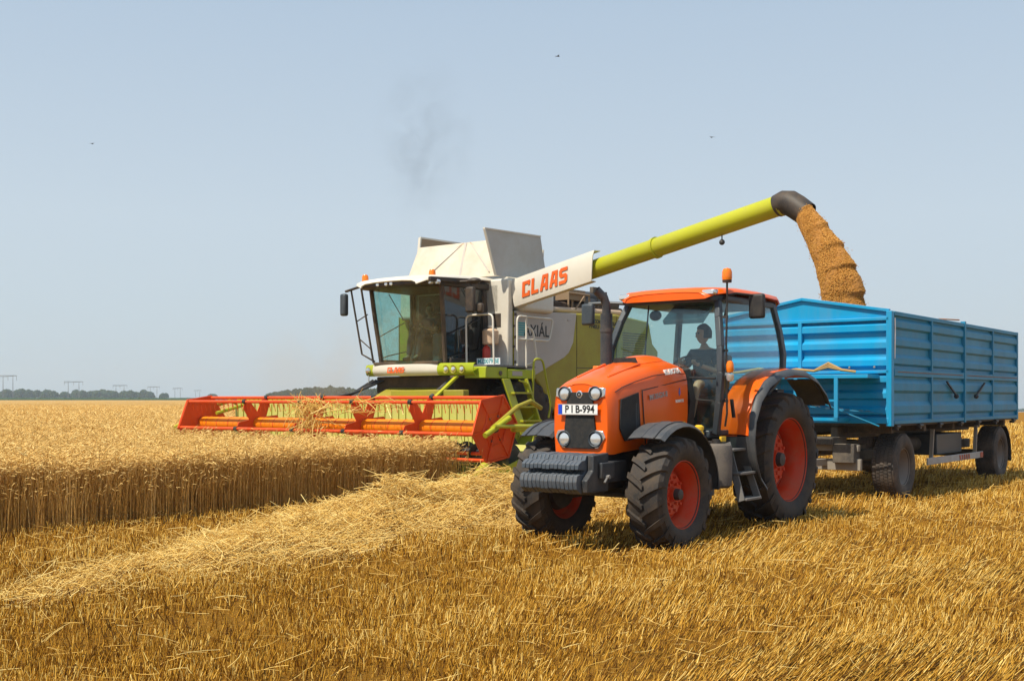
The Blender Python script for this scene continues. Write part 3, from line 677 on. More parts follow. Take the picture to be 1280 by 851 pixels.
# ------------------------------------------------------------ people
def skinned(name,pts,edges,rad,mat,parent,lv=2):
    me=bpy.data.meshes.new(name); me.from_pydata(pts,edges,[]); me.update(); o=bpy.data.objects.new(name,me); COL.objects.link(o)
    if parent is not None:o.parent=parent
    sk=o.modifiers.new('skin','SKIN'); sk.use_smooth_shade=True
    sv=me.skin_vertices[0].data
    for i,r in enumerate(rad):
        sv[i].radius=(r,r) if not hasattr(r,'__len__') else r
        sv[i].use_root=(i==0)
    ss=o.modifiers.new('sub','SUBSURF'); ss.levels=lv; ss.render_levels=lv
    me.materials.append(M[mat]); return o
def seated_person(loc,rz,label,handR,handL,headturn,shirt='shirt',pants='shorts',bare=True):
    # origin at the seat surface under the hips; local x forward, z up
    t=thing('person',loc,label,'person',rz)
    ct,st=math.cos(headturn),math.sin(headturn)
    P={'pel':(0,0,.10),'sp':(-.03,0,.30),'ch':(-.03,0,.46),'nk':(-.015,0,.58),'hd0':(0.0,0,.66),
       'shR':(-.03,-.18,.51),'shL':(-.03,.18,.51),'elR':(.10,-.26,.27),'elL':(.10,.26,.27),'haR':handR,'haL':handL,
       'hipR':(.02,-.10,.08),'hipL':(.02,.10,.08),'knR':(.46,-.15,.12),'knL':(.46,.15,.12),'anR':(.56,-.13,-.30),'anL':(.56,.13,-.30),'toR':(.70,-.13,-.36),'toL':(.70,.13,-.36)}
    names=list(P); ix={n:i for i,n in enumerate(names)}
    E=[('pel','sp'),('sp','ch'),('ch','nk'),('nk','hd0'),('ch','shR'),('ch','shL'),('shR','elR'),('shL','elL'),('elR','haR'),('elL','haL'),('pel','hipR'),('pel','hipL'),('hipR','knR'),('hipL','knL'),('knR','anR'),('knL','anL'),('anR','toR'),('anL','toL')]
    rd={'pel':.13,'sp':.125,'ch':.13,'nk':.055,'hd0':.052,'shR':.062,'shL':.062,'elR':.042,'elL':.042,'haR':.026,'haL':.026,'hipR':.09,'hipL':.09,'knR':.058,'knL':.058,'anR':.036,'anL':.036,'toR':.03,'toL':.03}
    pts=[P[n] for n in names]; rad=[rd[n] for n in names]; ed=[(ix[a],ix[b]) for a,b in E]
    # head: skull, jaw, face, ears in one chain added to the same skeleton
    body=skinned('body',pts,ed,rad,'skin',t)
    hd=MB(); hc=Vector((.02,0,.755))
    n1,m1=20,16; vs=[];fs=[]
    for i in range(m1+1):
        th=math.pi*i/m1
        for j in range(n1):
            a=2*math.pi*j/n1; x=math.sin(th)*math.cos(a); y=math.sin(th)*math.sin(a); z=-math.cos(th)
            px=x*.098; py=y*.075; pz=z*.122
            if z<0: py*=1+.28*z; px*=(1+.10*z) if x>0 else (1+.45*z)
            if x>.55:
                if abs(y)<.22 and -.35<z<.10: px+=.026*(1-abs(y)/.22)*(1-abs(z+.18)/.3)          # nose
                if .05<z<.3 and .15<abs(y)<.55: px-=.009                                          # eye sockets
                if abs(z+.55)<.1: px+=.006
                if z<-.75: px+=.014
            if abs(x)<.18 and abs(y)>.8 and abs(z)<.3: py*=1.13                                   # ears
            vs.append(hc+Vector((px*ct-py*st,px*st+py*ct,pz)))
    for i in range(m1):
        for j in range(n1): a=i*n1+j;b=i*n1+(j+1)%n1; fs.append((a,b,b+n1,a+n1))
    hd.add(vs,fs); hd.build('head','skin',body)
    hr=MB(); vs=[];fs=[]
    for i in range(m1+1):
        th=math.pi*i/m1
        for j in range(n1):
            a=2*math.pi*j/n1; x=math.sin(th)*math.cos(a); y=math.sin(th)*math.sin(a); z=-math.cos(th)
            k=1.10+.03*math.sin(a*5+i*1.3)
            if x>.35 and z<.52: k=.80
            if z<-.45: k=.7
            vs.append(hc+Vector((x*.104*k*ct-y*.082*k*st-.008*ct,x*.104*k*st+y*.082*k*ct-.008*st,z*.126*k+.008)))
    for i in range(m1):
        for j in range(n1): a=i*n1+j;b=i*n1+(j+1)%n1; fs.append((a,b,b+n1,a+n1))
    hr.add(vs,fs); hr.build('hair','hair',t)
    # eyes
    for sy in (-.03,.03):
        e=MB(); c=hc+Vector((.088*ct-sy*st,.088*st+sy*ct,.018)); e.sphere(c,.011,8,6); e.build('eye','ink',t)
    mid=lambda a,b,k:tuple(P[a][i]*(1-k)+P[b][i]*k for i in range(3))
    # shirt and trousers follow the limbs slightly proud of them
    Q=[P['pel'],P['sp'],P['ch'],(-.015,0,.55),P['shR'],P['shL'],mid('shR','elR',.75),mid('shL','elL',.75)]
    skinned('shirt',Q,[(0,1),(1,2),(2,3),(2,4),(2,5),(4,6),(5,7)],[.148,.145,.148,.075,.082,.082,.062,.062],shirt,t)
    kk=.85 if bare else 1.0
    Q=[P['pel'],P['hipR'],P['hipL'],mid('hipR','knR',kk),mid('hipL','knL',kk)]; E2=[(0,1),(0,2),(1,3),(2,4)]; rr=[.15,.108,.108,.085,.085]
    if not bare: Q+=[P['anR'],P['anL']]; E2+=[(3,5),(4,6)]; rr+=[.055,.055]
    skinned('trousers',Q,E2,rr,pants,t)
    for s_,k in ((-1,'R'),(1,'L')):
        f=MB(); a=P['an'+k]; f.sphere((a[0]+.07,a[1],a[2]-.065),.06,12,8,(2.1,.8,.75)); f.build('shoe','shoe',t)
        h=P['ha'+k]; dirv=Vector(h)-Vector(P['el'+k]); dirv.normalize(); sd_=dirv.cross(Vector((0,0,1))).normalized(); dn=sd_.cross(dirv)
        hp=Vector(h)
        pts=[hp,hp+dirv*.05]; ed=[(0,1)]; rad=[.024,.034]
        for q,(off,ln) in enumerate(((-.030,.060),(-.010,.072),(.011,.068),(.030,.052))):
            b0=hp+dirv*.085+sd_*off; i0=len(pts); pts+= [b0,b0+dirv*ln*.45+dn*.014,b0+dirv*ln*.55+dn*.045]; ed+=[(1,i0),(i0,i0+1),(i0+1,i0+2)]; rad+=[.011,.009,.008]
        sgn=1 if k=='R' else -1
        b0=hp+dirv*.035-sd_*.035*sgn; i0=len(pts); pts+=[b0,b0+dirv*.03-sd_*.02*sgn+dn*.02]; ed+=[(0,i0),(i0,i0+1)]; rad+=[.012,.009]
        skinned('hand',[tuple(p) for p in pts],ed,rad,'skin',t,1)
    return t

# ------------------------------------------------------------ tractor
def build_tractor():
    t=thing('tractor',(TO[0],TO[1],0),'orange farm tractor with black front weights towing the blue trailer across the stubble','tractor',TH)
    # wheels
    for s in (1,-1):
        wheel(t,2.75,s*.775,.575,.645,.43,.375,19,s,.02,'rim','rubber',10)
        wheel(t,0,s*.775,.845,.865,.50,.535,22,s,-.02,'rim','rubber',12)
    # driveline
    mb=MB(); mb.box(.1,2.95,-.21,.21,.72,1.15); mb.box(-.35,.7,-.33,.33,.6,1.25); mb.box(2.5,3.3,-.24,.24,.62,1.02); mb.box(1.6,2.9,-.26,.26,1.0,1.22); mb.build('chassis','iron',t,bevel=.02)
    mb=MB(); mb.tube([(2.75,-.56,.58),(2.75,-.2,.62),(2.75,.2,.62),(2.75,.56,.58)],[.12,.10,.10,.12],12)
    mb.tube([(2.93,-.5,.55),(2.93,.5,.55)],.03,8); mb.build('front_axle','iron',t)
    mb=MB(); mb.tube([(0,-.6,.845),(0,-.3,.86),(0,.3,.86),(0,.6,.845)],[.13,.17,.17,.13],14); mb.build('rear_axle','iron',t)
    # hood: lofted shell
    sec=[(1.72,.425,1.15,2.03,.0),(2.0,.43,1.14,2.075,.0),(2.4,.43,1.10,2.03,.0),(2.8,.41,1.06,1.95,.0),(3.1,.395,1.04,1.87,.0),(3.25,.38,1.02,1.825,.0),(3.33,.365,1.02,1.79,.0),(3.36,.345,1.03,1.765,.0)]
    rows=[]
    for x,wd,zb,zt,_ in sec:
        zs=zt-.19
        half=[(wd*.94,zb),(wd,zb+(zs-zb)*.45),(wd*.995,zb+(zs-zb)*.85),(wd*.975,zs),(wd*.93,zs+.07),(wd*.84,zt-.055),(wd*.68,zt-.018),(wd*.42,zt),(wd*.22,zt+.018),(0,zt+.02)]
        full=half+[(-y,z) for y,z in half[:-1][::-1]]
        rows.append([(x,y,z) for y,z in full])
    mb=MB(); mb.sheet(rows,.02); c=len(rows[0])
    mb.add(rows[-1],[tuple(range(c))]); mb.add(rows[0],[tuple(range(c))[::-1]])
    hood=mb.build('hood','orange',t,ang=50)
    # raised intake bump with vent
    def ell(x0,x1,w0,w1,z0,h):
        g=[]
        for i in range(9):
            a=i/8; x=x0+(x1-x0)*a; wd=w0+(w1-w0)*a; row=[]
            for j in range(9):
                b=-1+j/4; row.append((x,wd*b,z0(x)+h*math.sin(math.pi*min(1,max(0,a*1.15)))**.6*(1-abs(b)**3)))
            g.append(row)
        return g
    topz=lambda x: np.interp(x,[1.72,2.0,2.4,2.8,3.1],[2.035,2.085,2.045,1.965,1.875])
    mb=MB(); g=ell(1.80,2.55,.27,.22,lambda x:topz(x)-.012,.075); mb.sheet(g,.012); mb.build('hood_bump','orange',hood,ang=60)
    mb=MB(); mb.prism([(-.17,2.075),(.17,2.075),(.14,2.13),(-.14,2.13)],'yz',2.46,2.475)
    v=mb.build('vent','mesh',hood); v.rotation_euler=(0,0,0); v.location=(-.03,0,-.025)
    # creases on top
    for s in (1,-1):
        mb=MB(); mb.beam((3.12,s*.20,1.872),(2.5,s*.235,2.032),.035,.022); mb.build('hood_crease','orange',hood,bevel=.008)
    # side seams, side grille (near and far)
    for s in (1,-1):
        y=s*.431
        pts=[(3.18,1.62),(2.84,1.70),(2.80,1.30),(2.90,1.18),(3.11,1.16),(3.20,1.30)]
        yy=lambda x: s*(np.interp(x,[2.4,2.8,3.1,3.25],[.437,.418,.406,.390])+.010)
        mb=MB(); mb.poly3([(x,yy(x),z) for x,z in pts],.016); mb.build('side_grille','mesh',hood,bevel=.004)
        mb=MB()
        for a,b in (((2.76,1.72),(1.74,1.86)),((2.76,1.72),(2.70,1.12))): mb.beam((a[0],s*.428,a[1]),(b[0],s*.434,b[1]),.008,.010)
        mb.build('panel_seam','black',hood)
        mb=MB(); mb.tube([(x,s*(yy_+.004),z) for x,yy_,z in ((1.76,.408,1.925),(2.1,.415,1.93),(2.5,.412,1.89),(2.85,.392,1.82),(3.1,.372,1.755),(3.24,.368,1.70))],.0045,5); mb.build('hood_edge_seam','black',hood)
        mb=MB()
        for k_ in range(9): mb.box(2.86+.028*k_,2.872+.028*k_,s*.405,s*(.436-.004*k_),1.24,1.58)
        mb.build('grille_slats','frame',hood)
    # front mask: dark grille, silver headlights
    mb=MB(); mb.prism([(-.195,1.08),(.195,1.08),(.205,1.30),(.17,1.56),(.18,1.70),(-.18,1.70),(-.17,1.56),(-.205,1.30)],'yz',3.36,3.385)
    mb.build('front_grille','mesh',t,bevel=.006)
    mb=MB(); mb.box(3.385,3.392,-.02,.02,1.665,1.70); 
    e=MB(); e.lathe([(0,.008),(.036,.006),(.042,0)],c=(3.388,0.0,1.675),axis='x',n=24); em=e.build('emblem','chrome',t)
    e=MB(); e.lathe([(.012,.003),(.026,.003),(.028,0),(.012,0)],c=(3.397,0.0,1.675),axis='x',n=20,close=True); e.build('emblem_ring','ink',em)
    for s in (1,-1):
        for top in (1,0):
            zc=1.685 if top else 1.185
            if top: poly=[(.095,1.60),(.20,1.61),(.325,1.655),(.312,1.745),(.13,1.755),(.105,1.70)]
            else: poly=[(.10,1.075),(.24,1.085),(.33,1.20),(.30,1.275),(.115,1.295)]
            mb=MB(); mb.prism([(s*y,z) for y,z in poly],'yz',3.33,3.378); hl=mb.build('headlight','chrome',t,bevel=.006)
            yc=s*.205; rr=.070 if top else .078
            r_=MB(); r_.lathe([(rr,.0),(rr+.012,.012),(rr+.004,.022),(rr-.006,.010)],c=(3.376,yc,zc),axis='x',n=28,close=True); r_.build('lamp_ring','frame',hl)
            l=MB(); l.lathe([(0,.014),(rr*.5,.012),(rr*.85,.006),(rr,.001)],c=(3.378,yc,zc),axis='x',n=28); l.build('lens','lens',hl)
    mb=MB(); mb.box(3.40,3.408,-.27,.25,1.455,1.565); pl=mb.build('number_plate','white',t,bevel=.004)
    mb=MB(); mb.box(3.4085,3.4105,-.268,-.215,1.457,1.563); mb.build('plate_band','blueband',pl)
    text('P I B-994',.115,'ink',pl,(3.4095,.017,1.51),(0,1,0),(0,0,1),bold=.002,sx=.92)
    mb=MB()
    for (a,b,c_,d) in ((-.275,.255,1.45,1.456),(-.275,.255,1.564,1.57)): mb.box(3.399,3.4095,a,b,c_,d)
    mb.build('plate_rim','greydecal',pl)
    # lettering on the hood side
    text('KUBOTA',.085,'whitedecal',hood,(2.06,.415,1.945),(-1,0,.10),(-.0,-.35,1),bold=.004,sx=1.05,depth=.01)
    text('M135GX-II',.085,'greydecal',hood,(2.42,.443,1.66),(-1,0,.12),(0,0,1),bold=.002,sx=1.05,depth=.006)
    text('POWER KRONE',.035,'whitedecal',hood,(1.94,.440,1.60),(-1,0,.08),(0,0,1),bold=.002,depth=.005) if False else text('ROVATTI',.045,'whitedecal',hood,(1.93,.442,1.60),(-1,0,.05),(0,0,1),bold=.002,depth=.006)
    mb=MB(); mb.poly3([(1.95,.441,1.70),(1.93,.441,1.76),(1.91,.441,1.70),(1.93,.441,1.66)],.004); mb.build('hood_mark','bluedecal',hood)
    mb=MB(); mb.box(1.80,1.84,.43,.445,1.22,1.36); mb.build('hood_latch','yellow',t)
    # front weights
    mb=MB(); mb.box(3.3,3.75,-.24,.24,.66,.92); mb.box(3.32,3.62,-.30,.30,.60,.72); mb.build('weight_carrier','iron',t,bevel=.012)
    WZ=.075
    wp=[(3.56,.58),(3.60,.55),(3.90,.55),(3.97,.60),(3.99,.68),(3.97,.745),(3.92,.76),(3.84,.755),(3.82,.78),(3.84,.80),(3.95,.805),(3.95,.86),(3.88,.90),(3.82,.905),(3.80,.95),(3.62,.97),(3.56,.95)]
    wp=[(a,b+WZ) for a,b in wp]
    first=None
    for k in range(14):
        y0=-.375+k*.0535
        if first is None:
            mb=MB(); mb.prism(wp,'xz',0,.049); first=mb.build('front_weight','weight',t,bevel=.006); first.location=(0,y0,0); g=first
        else:
            g=first.copy(); COL.objects.link(g); g.location=(random.uniform(-.006,.006),y0,random.uniform(-.004,.004))
    mb=MB(); mb.prism([(3.50,.64),(3.90,.64),(3.92,.77),(3.80,.87),(3.80,1.03),(3.50,1.05)],'xz',.385,.455); mb.box(3.45,3.7,.455,.50,.78,.95); mb.build('weight_end_plate','iron',t,bevel=.01)
    mb=MB(); mb.tube([(3.62,.50,.80),(3.62,.55,.80)],.022,8); mb.tube([(3.62,.52,.80),(3.68,.52,.74)],.014,6); mb.build('weight_pin','steelgrey',t)
    # belt over the axle between weights and chassis
    mb=MB(); mb.box(3.05,3.45,.24,.40,.72,.95); mb.build('tow_bracket','iron',t,bevel=.01)
    # front fenders
    for s in (1,-1):
        g=[]; 
        for i in range(13):
            a=R(52+i*10.8) ; rr=.755; row=[]
            for yy,dz in ((.50,-.03),(.53,0),(.72,.015),(.93,.0),(.965,-.035)): row.append((2.72+(rr+dz)*math.cos(a)*1.08,s*yy,.60+(rr+dz)*math.sin(a)))
            g.append(row)
        mb=MB(); mb.sheet(g,.012); f=mb.build('front_fender','fender_black',t)
        mb=MB(); mb.tube([(2.7,s*.30,.95),(2.7,s*.45,1.0),(2.7,s*.55,1.33)],.022,8); mb.tube([(2.55,s*.55,1.30),(2.9,s*.55,1.32)],.018,6); mb.build('fender_bracket','iron',f)
        mb=MB()
        for k_ in (.25,.55): 
            pts=[]
            for i in range(13):
                a=R(52+i*10.8); pts.append((2.72+.775*math.cos(a)*1.08,s*(.58+.5*k_),.60+.775*math.sin(a)))
            mb.tube(pts,.008,5)
        mb.build('fender_rib','fender_black',f)
    # rear fenders
    arc=[(1.20,1.18),(1.17,1.42),(1.02,1.66),(.78,1.84),(.45,1.955),(.05,2.0),(-.35,1.99),(-.70,1.90),(-.98,1.74),(-1.15,1.56)]
    dark=[(.86,.58),(1.04,.72),(1.15,.93)]+arc
    for s in (1,-1):
        g=[[(x,s*y,z+dz) for y,dz in ((.60,.0),(.64,.012),(.88,.015),(.975,.0))] for x,z in arc[:8]]
        mb=MB(); mb.sheet(g,.016); f=mb.build('rear_fender','orange',t,ang=50)
        g=[[(x,s*y,z+dz) for y,dz in ((.978,-.004),(.99,.0),(1.03,-.014),(1.055,-.045),(1.06,-.075))] for x,z in dark]
        mb=MB(); mb.sheet(g,.016); mb.build('fender_edge','fender_black',f,ang=50)
        g=[[(x,s*y,z-.01) for y in (.62,.978)] for x,z in dark[:4]]
        mb=MB(); mb.sheet(g,.014); mb.build('fender_lower_panel','fender_black',f)
        g=[[(x,s*y,z-.02) for y in (.62,.978)] for x,z in arc[7:]]
        mb=MB(); mb.sheet(g,.014); mb.build('fender_tail','fender_black',f)
        # inner wall
        pl_=[(x,z-.01) for x,z in arc[:7]]+[(-.30,1.5),(.2,1.25),(.8,1.1)]
        mb=MB(); mb.prism(pl_,'xz',s*.585,s*.60); mb.build('inner_wall','orange',f)
        mb=MB(); mb.box(-1.12,-1.05,s*.75,s*.95,1.80,1.86); 
    # cab
    ctl=[(1.30,.62,2.86),(1.42,.69,2.60),(1.53,.77,2.25),(1.56,.79,1.95),(1.54,.76,1.60),(1.46,.68,1.22)]
    fr=MB()
    cab=None
    mb=MB(); mb.box(-.35,1.48,-.60,.60,1.15,1.25); mb.box(-.40,.15,-.60,.60,1.25,1.55); cab=mb.build('cab_floor','frame',t,bevel=.02)
    for s in (1,-1):
        mb=MB()
        P=[Vector((x,s*y,z)) for x,y,z in ctl]
        for i in range(len(P)-1): mb.beam(P[i],P[i+1]+(P[i+1]-P[i])*.04,.075,.085,up=(1,0,0))
        mb.build('front_pillar','frame',t,bevel=.012)
        C=[Vector((-.10,s*.68,2.86)),Vector((-.17,s*.75,2.5)),Vector((-.20,s*.79,2.2)),Vector((-.17,s*.79,1.95)),Vector((.15,s*.76,1.72)),Vector((.75,s*.72,1.45)),Vector((1.20,s*.68,1.22))]
        mb=MB()
        for i in range(3): mb.beam(C[i],C[i+1]+(C[i+1]-C[i])*.04,.06,.10,up=(1,0,0))
        mb.build('rear_pillar','frame',t,bevel=.01)
        mb=MB()
        for i in range(3,6): mb.beam(C[i],C[i+1]+(C[i+1]-C[i])*.04,.05,.05,up=(1,0,0))
        mb.beam(C[6],P[5],.06,.06); mb.build('door_frame','frame',t,bevel=.008); mb=MB(); mb.beam((1.28,s*.64,2.84),(-.08,s*.68,2.84),.07,.07); mb.build('roof_rail','frame',t,bevel=.008)
        # door glass, split into convex sheet rows from pillar to pillar
        g=[]
        for z in (2.83,2.6,2.35,2.1,1.95,1.78,1.6,1.42,1.25):
            fx=np.interp(z,[1.22,1.6,1.95,2.25,2.6,2.86],[1.46,1.54,1.56,1.53,1.42,1.30]); fy=np.interp(z,[1.22,1.6,1.95,2.25,2.6,2.86],[.68,.76,.79,.77,.69,.62])
            bx=np.interp(z,[1.22,1.45,1.72,1.95,2.2,2.5,2.86],[1.20,.75,.15,-.17,-.20,-.17,-.10]); by=np.interp(z,[1.22,1.45,1.72,1.95,2.2,2.5,2.86],[.68,.72,.76,.79,.79,.75,.68])
            g.append([(fx*(1-k)+bx*k,s*(fy*(1-k)+by*k+.03*math.sin(math.pi*k)),z) for k in (0.0,.25,.5,.75,1.0)])
        mb=MB(); mb.sheet(g,.006); d=mb.build('door_glass','glass',t,ang=80)
        hnd=MB(); hnd.beam((1.30,s*.80,1.62),(1.30,s*.83,1.40),.03,.04); hnd.build('door_handle','black',d)
    # windscreen
    g=[]
    for z in (2.84,2.6,2.35,2.1,1.9,1.7,1.5,1.27):
        fx=np.interp(z,[1.22,1.6,1.95,2.25,2.6,2.86],[1.46,1.54,1.56,1.53,1.42,1.30]); fy=np.interp(z,[1.22,1.6,1.95,2.25,2.6,2.86],[.68,.76,.79,.77,.69,.62])
        g.append([(fx+.08*(1-k*k),fy*k*.97,z) for k in (-1,-.66,-.33,0,.33,.66,1)])
    mb=MB(); mb.sheet(g,.006); mb.build('windscreen','glass',t,ang=80)
    # rear window and frame
    mb=MB(); mb.sheet([[(-.12,-.64,2.82),(-.14,0,2.82),(-.12,.64,2.82)],[(-.22,-.76,2.2),(-.25,0,2.2),(-.22,.76,2.2)],[(-.2,-.76,1.75),(-.22,0,1.75),(-.2,.76,1.75)]],.006); mb.build('rear_window','glass',t)
    mb=MB(); mb.box(-.30,-.10,-.76,.76,1.55,1.75); mb.build('rear_wall','frame',t,bevel=.01)
    mb=MB(); mb.tube([(1.635,-.76,1.87),(1.66,0,1.885),(1.635,.76,1.87)],.012,6); mb.tube([(1.60,.45,1.62),(1.585,.72,1.60)],.008,6); mb.build('windscreen_trim','black',t)
    # dark cowl around the hood base
    mb=MB(); mb.sheet([[(1.70,-.40,1.2),(1.70,-.45,1.6),(1.70,-.38,1.96),(1.70,0,2.02),(1.70,.38,1.96),(1.70,.45,1.6),(1.70,.40,1.2)],[(1.60,-.42,1.2),(1.6,-.47,1.6),(1.6,-.40,1.98),(1.6,0,2.05),(1.6,.40,1.98),(1.6,.47,1.6),(1.6,.42,1.2)]],.02); mb.build('cowl','black',t)
    # roof
    rp=[]
    for x,wd,zt in ((1.52,.56,2.90),(1.47,.66,2.945),(1.35,.72,2.965),(.9,.76,2.985),(.3,.77,2.985),(-.1,.76,2.975),(-.28,.70,2.94),(-.34,.60,2.90)):
        half=[(0,zt+.02),(wd*.5,zt+.015),(wd*.85,zt),(wd*.97,zt-.03),(wd,zt-.07)]
        rp.append([(x,-y,z) for y,z in half[::-1]]+[(x,y,z) for y,z in half[1:]])
    mb=MB(); mb.sheet(rp,.02); mb.add(rp[0],[tuple(range(9))]); mb.add(rp[-1],[tuple(range(9))]); roof=mb.build('roof','orange',t,ang=45)
    mb=MB(); mb.prism([(1.44,-.60),(1.44,.60),(1.3,.69),(-.2,.69),(-.3,.58),(-.3,-.58),(-.2,-.69),(1.3,-.69)],'xy',2.80,2.895); mb.build('roof_liner','frame',roof,bevel=.02)
    for s in (1,-1):
        mb=MB(); mb.box(1.38,1.50,s*.50,s*.68,2.875,2.945); wl=mb.build('work_lamp','chrome',t,bevel=.02)
        mb=MB(); mb.box(1.50,1.512,s*.515,s*.665,2.885,2.935); mb.build('lens','lens',wl,bevel=.004)
    # beacon on its stalk at the near front pillar
    mb=MB(); mb.tube([(1.30,.70,2.60),(1.30,.74,2.75),(1.30,.74,3.06)],.013,8); mb.tube([(1.30,.62,2.84),(1.30,.74,2.84)],.013,6); mb.lathe([(0,.0),(.055,0),(.058,.03),(0,.035)],c=(1.30,.74,3.03),axis='z',n=20); bc=mb.build('beacon','black',t)
    mb=MB(); mb.lathe([(.056,0),(.062,.03),(.060,.10),(.045,.135),(0,.15)],c=(1.30,.74,3.06),axis='z',n=24); mb.build('beacon_dome','amber',bc)
    mb=MB(); mb.tube([(1.50,.84,2.72),(1.53,.845,2.25),(1.50,.84,1.45),(1.47,.80,1.30)],.013,8)
    for z in (2.6,2.2,1.6): mb.beam((1.5,.78,z),(1.5,.85,z),.03,.03)
    mb.build('grab_rail','black',t)
    mb=MB(); mb.lathe([(0,.0),(.036,.01),(.045,.05),(.045,.10),(.03,.14),(0,.15)],c=(1.54,.90,1.93),axis='z',n=18); a=mb.build('turn_signal','amber',t)
    mb=MB(); mb.lathe([(0,0),(.035,.01),(.045,.04),(.045,.09)],c=(1.54,.90,1.83),axis='z',n=18); mb.beam((1.52,.80,1.92),(1.53,.88,1.92),.03,.03); mb.build('signal_clear_lens','lens',a)
    # mirrors
    mb=MB(); mb.box(.98,1.06,.90,1.10,2.60,2.90); m1=mb.build('mirror','black',t,bevel=.03,seg=3); mb=MB(); mb.tube([(1.3,.66,2.86),(1.22,.82,2.9),(1.05,.96,2.88)],.015,8); mb.build('mirror_arm','black',m1)
    mb=MB(); mb.box(1.38,1.46,-1.28,-1.10,2.58,2.86); m1=mb.build('mirror','frame',t,bevel=.03,seg=3); mb=MB(); mb.tube([(1.3,-.66,2.84),(1.38,-.9,2.86),(1.42,-1.18,2.86)],.022,8); mb.build('mirror_arm','frame',m1)
    # exhaust
    mb=MB(); mb.tube([(1.87,-.62,1.2),(1.87,-.62,1.6)],.07,14); mb.tube([(1.87,-.62,1.6),(1.87,-.62,2.68)],.075,18); mb.tube([(1.87,-.62,2.66),(1.87,-.62,2.78),(1.90,-.64,2.88),(1.98,-.70,2.97)],[.055,.055,.056,.058],16,cap=False)
    mb.tube([(1.87,-.62,2.45),(1.87,-.62,2.50)],.082,18); mb.tube([(1.87,-.62,2.3),(1.6,-.7,2.3)],.012,6); mb.build('exhaust_pipe','iron',t)
    # orange side marker seen beyond the hood
    mb=MB(); mb.box(2.0,2.06,-.70,-.62,1.93,2.03); mb.build('marker_lamp','amber',t,bevel=.01)
    # interior
    mb=MB(); mb.prism([(.22,1.55),(.72,1.55),(.74,1.66),(.30,1.70),(.22,1.66)],'xz',-.24,.24); sc=mb.build('seat','seat',t,bevel=.03); mb=MB(); mb.prism([(.22,1.66),(.32,1.66),(.22,2.20),(.10,2.20)],'xz',-.23,.23); mb.build('seat_back','seat',sc,bevel=.04)
    mb=MB(); mb.box(.3,.62,-.15,.15,1.25,1.56); mb.build('seat_base','black',sc)
    mb=MB(); mb.prism([(1.45,1.25),(1.30,1.25),(1.14,1.9),(1.18,2.02),(1.45,2.0)],'xz',-.17,.17); ds=mb.build('dashboard','interior',t,bevel=.03)
    st=[]
    for k in range(28):
        a=2*math.pi*k/28; st.append((.92+.10*math.cos(a)*-1*.95,.20*math.sin(a),2.07+.17*math.cos(a)*.6*1.0))
    mb=MB(); mb.tube(st,.014,8,closed=True)
    for k in (4,14,24): mb.tube([st[k],(.95,0,2.05)],.011,6)
    mb.tube([(.95,0,2.05),(1.18,0,1.93)],.03,8); mb.build('steering_wheel','black',t)
    mb=MB(); mb.prism([(1.36,2.55),(1.05,2.80),(1.05,2.83),(1.39,2.60)],'xz',-.10,.45); mb.build('sun_visor','visor',t)
    mb=MB(); mb.box(-.02,.04,-.62,-.36,1.62,2.02); mb.tube([(.02,-.5,1.3),(.02,-.5,1.62)],.03,6); mb.build('side_console','seat',t,bevel=.03)
    mb=MB(); mb.box(.35,.95,-.58,-.30,1.5,1.80); mb.build('armrest_console','interior',t,bevel=.03)
    mb=MB(); mb.tube([(1.30,-.35,2.82),(1.33,-.38,2.3),(1.32,-.40,2.02)],.010,6); mb.build('interior_cable','black',t)
    mb=MB(); mb.sphere((1.22,-.30,2.68),.075,12,8,(.5,1.2,.9)); mb.build('interior_mirror','black',t)
    # fuel tank, battery box, steps
    mb=MB(); mb.lathe([(0,0),(.15,0),(.185,.03),(.19,.45),(.17,.50),(.08,.52),(0,.52)],c=(1.66,.78,.58),axis='z',n=24); tk=mb.build('fuel_tank','dirtyplastic',t,bevel=.0)
    mb=MB(); mb.lathe([(0,0),(.05,0),(.05,.05),(0,.05)],c=(1.66,.78,1.10),axis='z',n=16); mb.build('tank_cap','black',tk)
    mb=MB(); mb.box(1.84,2.1,.45,.86,.50,.68); mb.build('toolbox','dirtyplastic',t,bevel=.02)
    mb=MB(); mb.lathe([(0,0),(.055,0),(.06,.035),(.06,.07),(.05,.075),(.05,.10),(.058,.105),(.058,.14),(.03,.16),(0,.16)],c=(1.86,.66,1.16),axis='z',n=20); mb.build('filter_cap','yellow',t)
    mb=MB(); mb.box(1.50,1.62,.80,.83,1.12,1.18); mb.build('side_reflector','yellow',t,bevel=.004)
    mb=MB(); mb.box(.9,1.85,.42,.62,.85,1.12); mb.build('side_frame','iron',t,bevel=.02)
    sp=MB()
    for s_,dx in ((0,0),(1,.0)):
        pass
    for (xa,xb) in ((1.42,1.52),(1.10,1.10)):
        sp.beam((xa,.80,1.10),(xb+(.0 if xa>1.2 else -.02),1.04,.42),.02,.09,up=(0,1,0))
    sp.build('step_side_rail','steelgrey',t,bevel=.004)
    for z,y in ((1.02,.86),(.74,.95),(.44,1.03)):
        mb=MB(); mb.box(1.10,1.50,y-.09,y+.07,z-.015,z+.015); mb.build('step','steelgrey',t,bevel=.006)
    # rear hitch and drawbar to the trailer
    mb=MB(); mb.box(-.75,-.30,-.12,.12,.55,.85); mb.beam((-.7,-.35,.5),(-.2,-.35,.7),.08,.06); mb.beam((-.7,.35,.5),(-.2,.35,.7),.08,.06); mb.build('rear_hitch','iron',t,bevel=.01)
    # driver
    x,y=L2W(TO,.53,.02)
    seated_person((x,y,1.70),TH,'man with short dark hair and dark t-shirt at the wheel of the orange tractor',(.38,-.12,.37),(.40,.15,.35),-.55)
build_tractor()
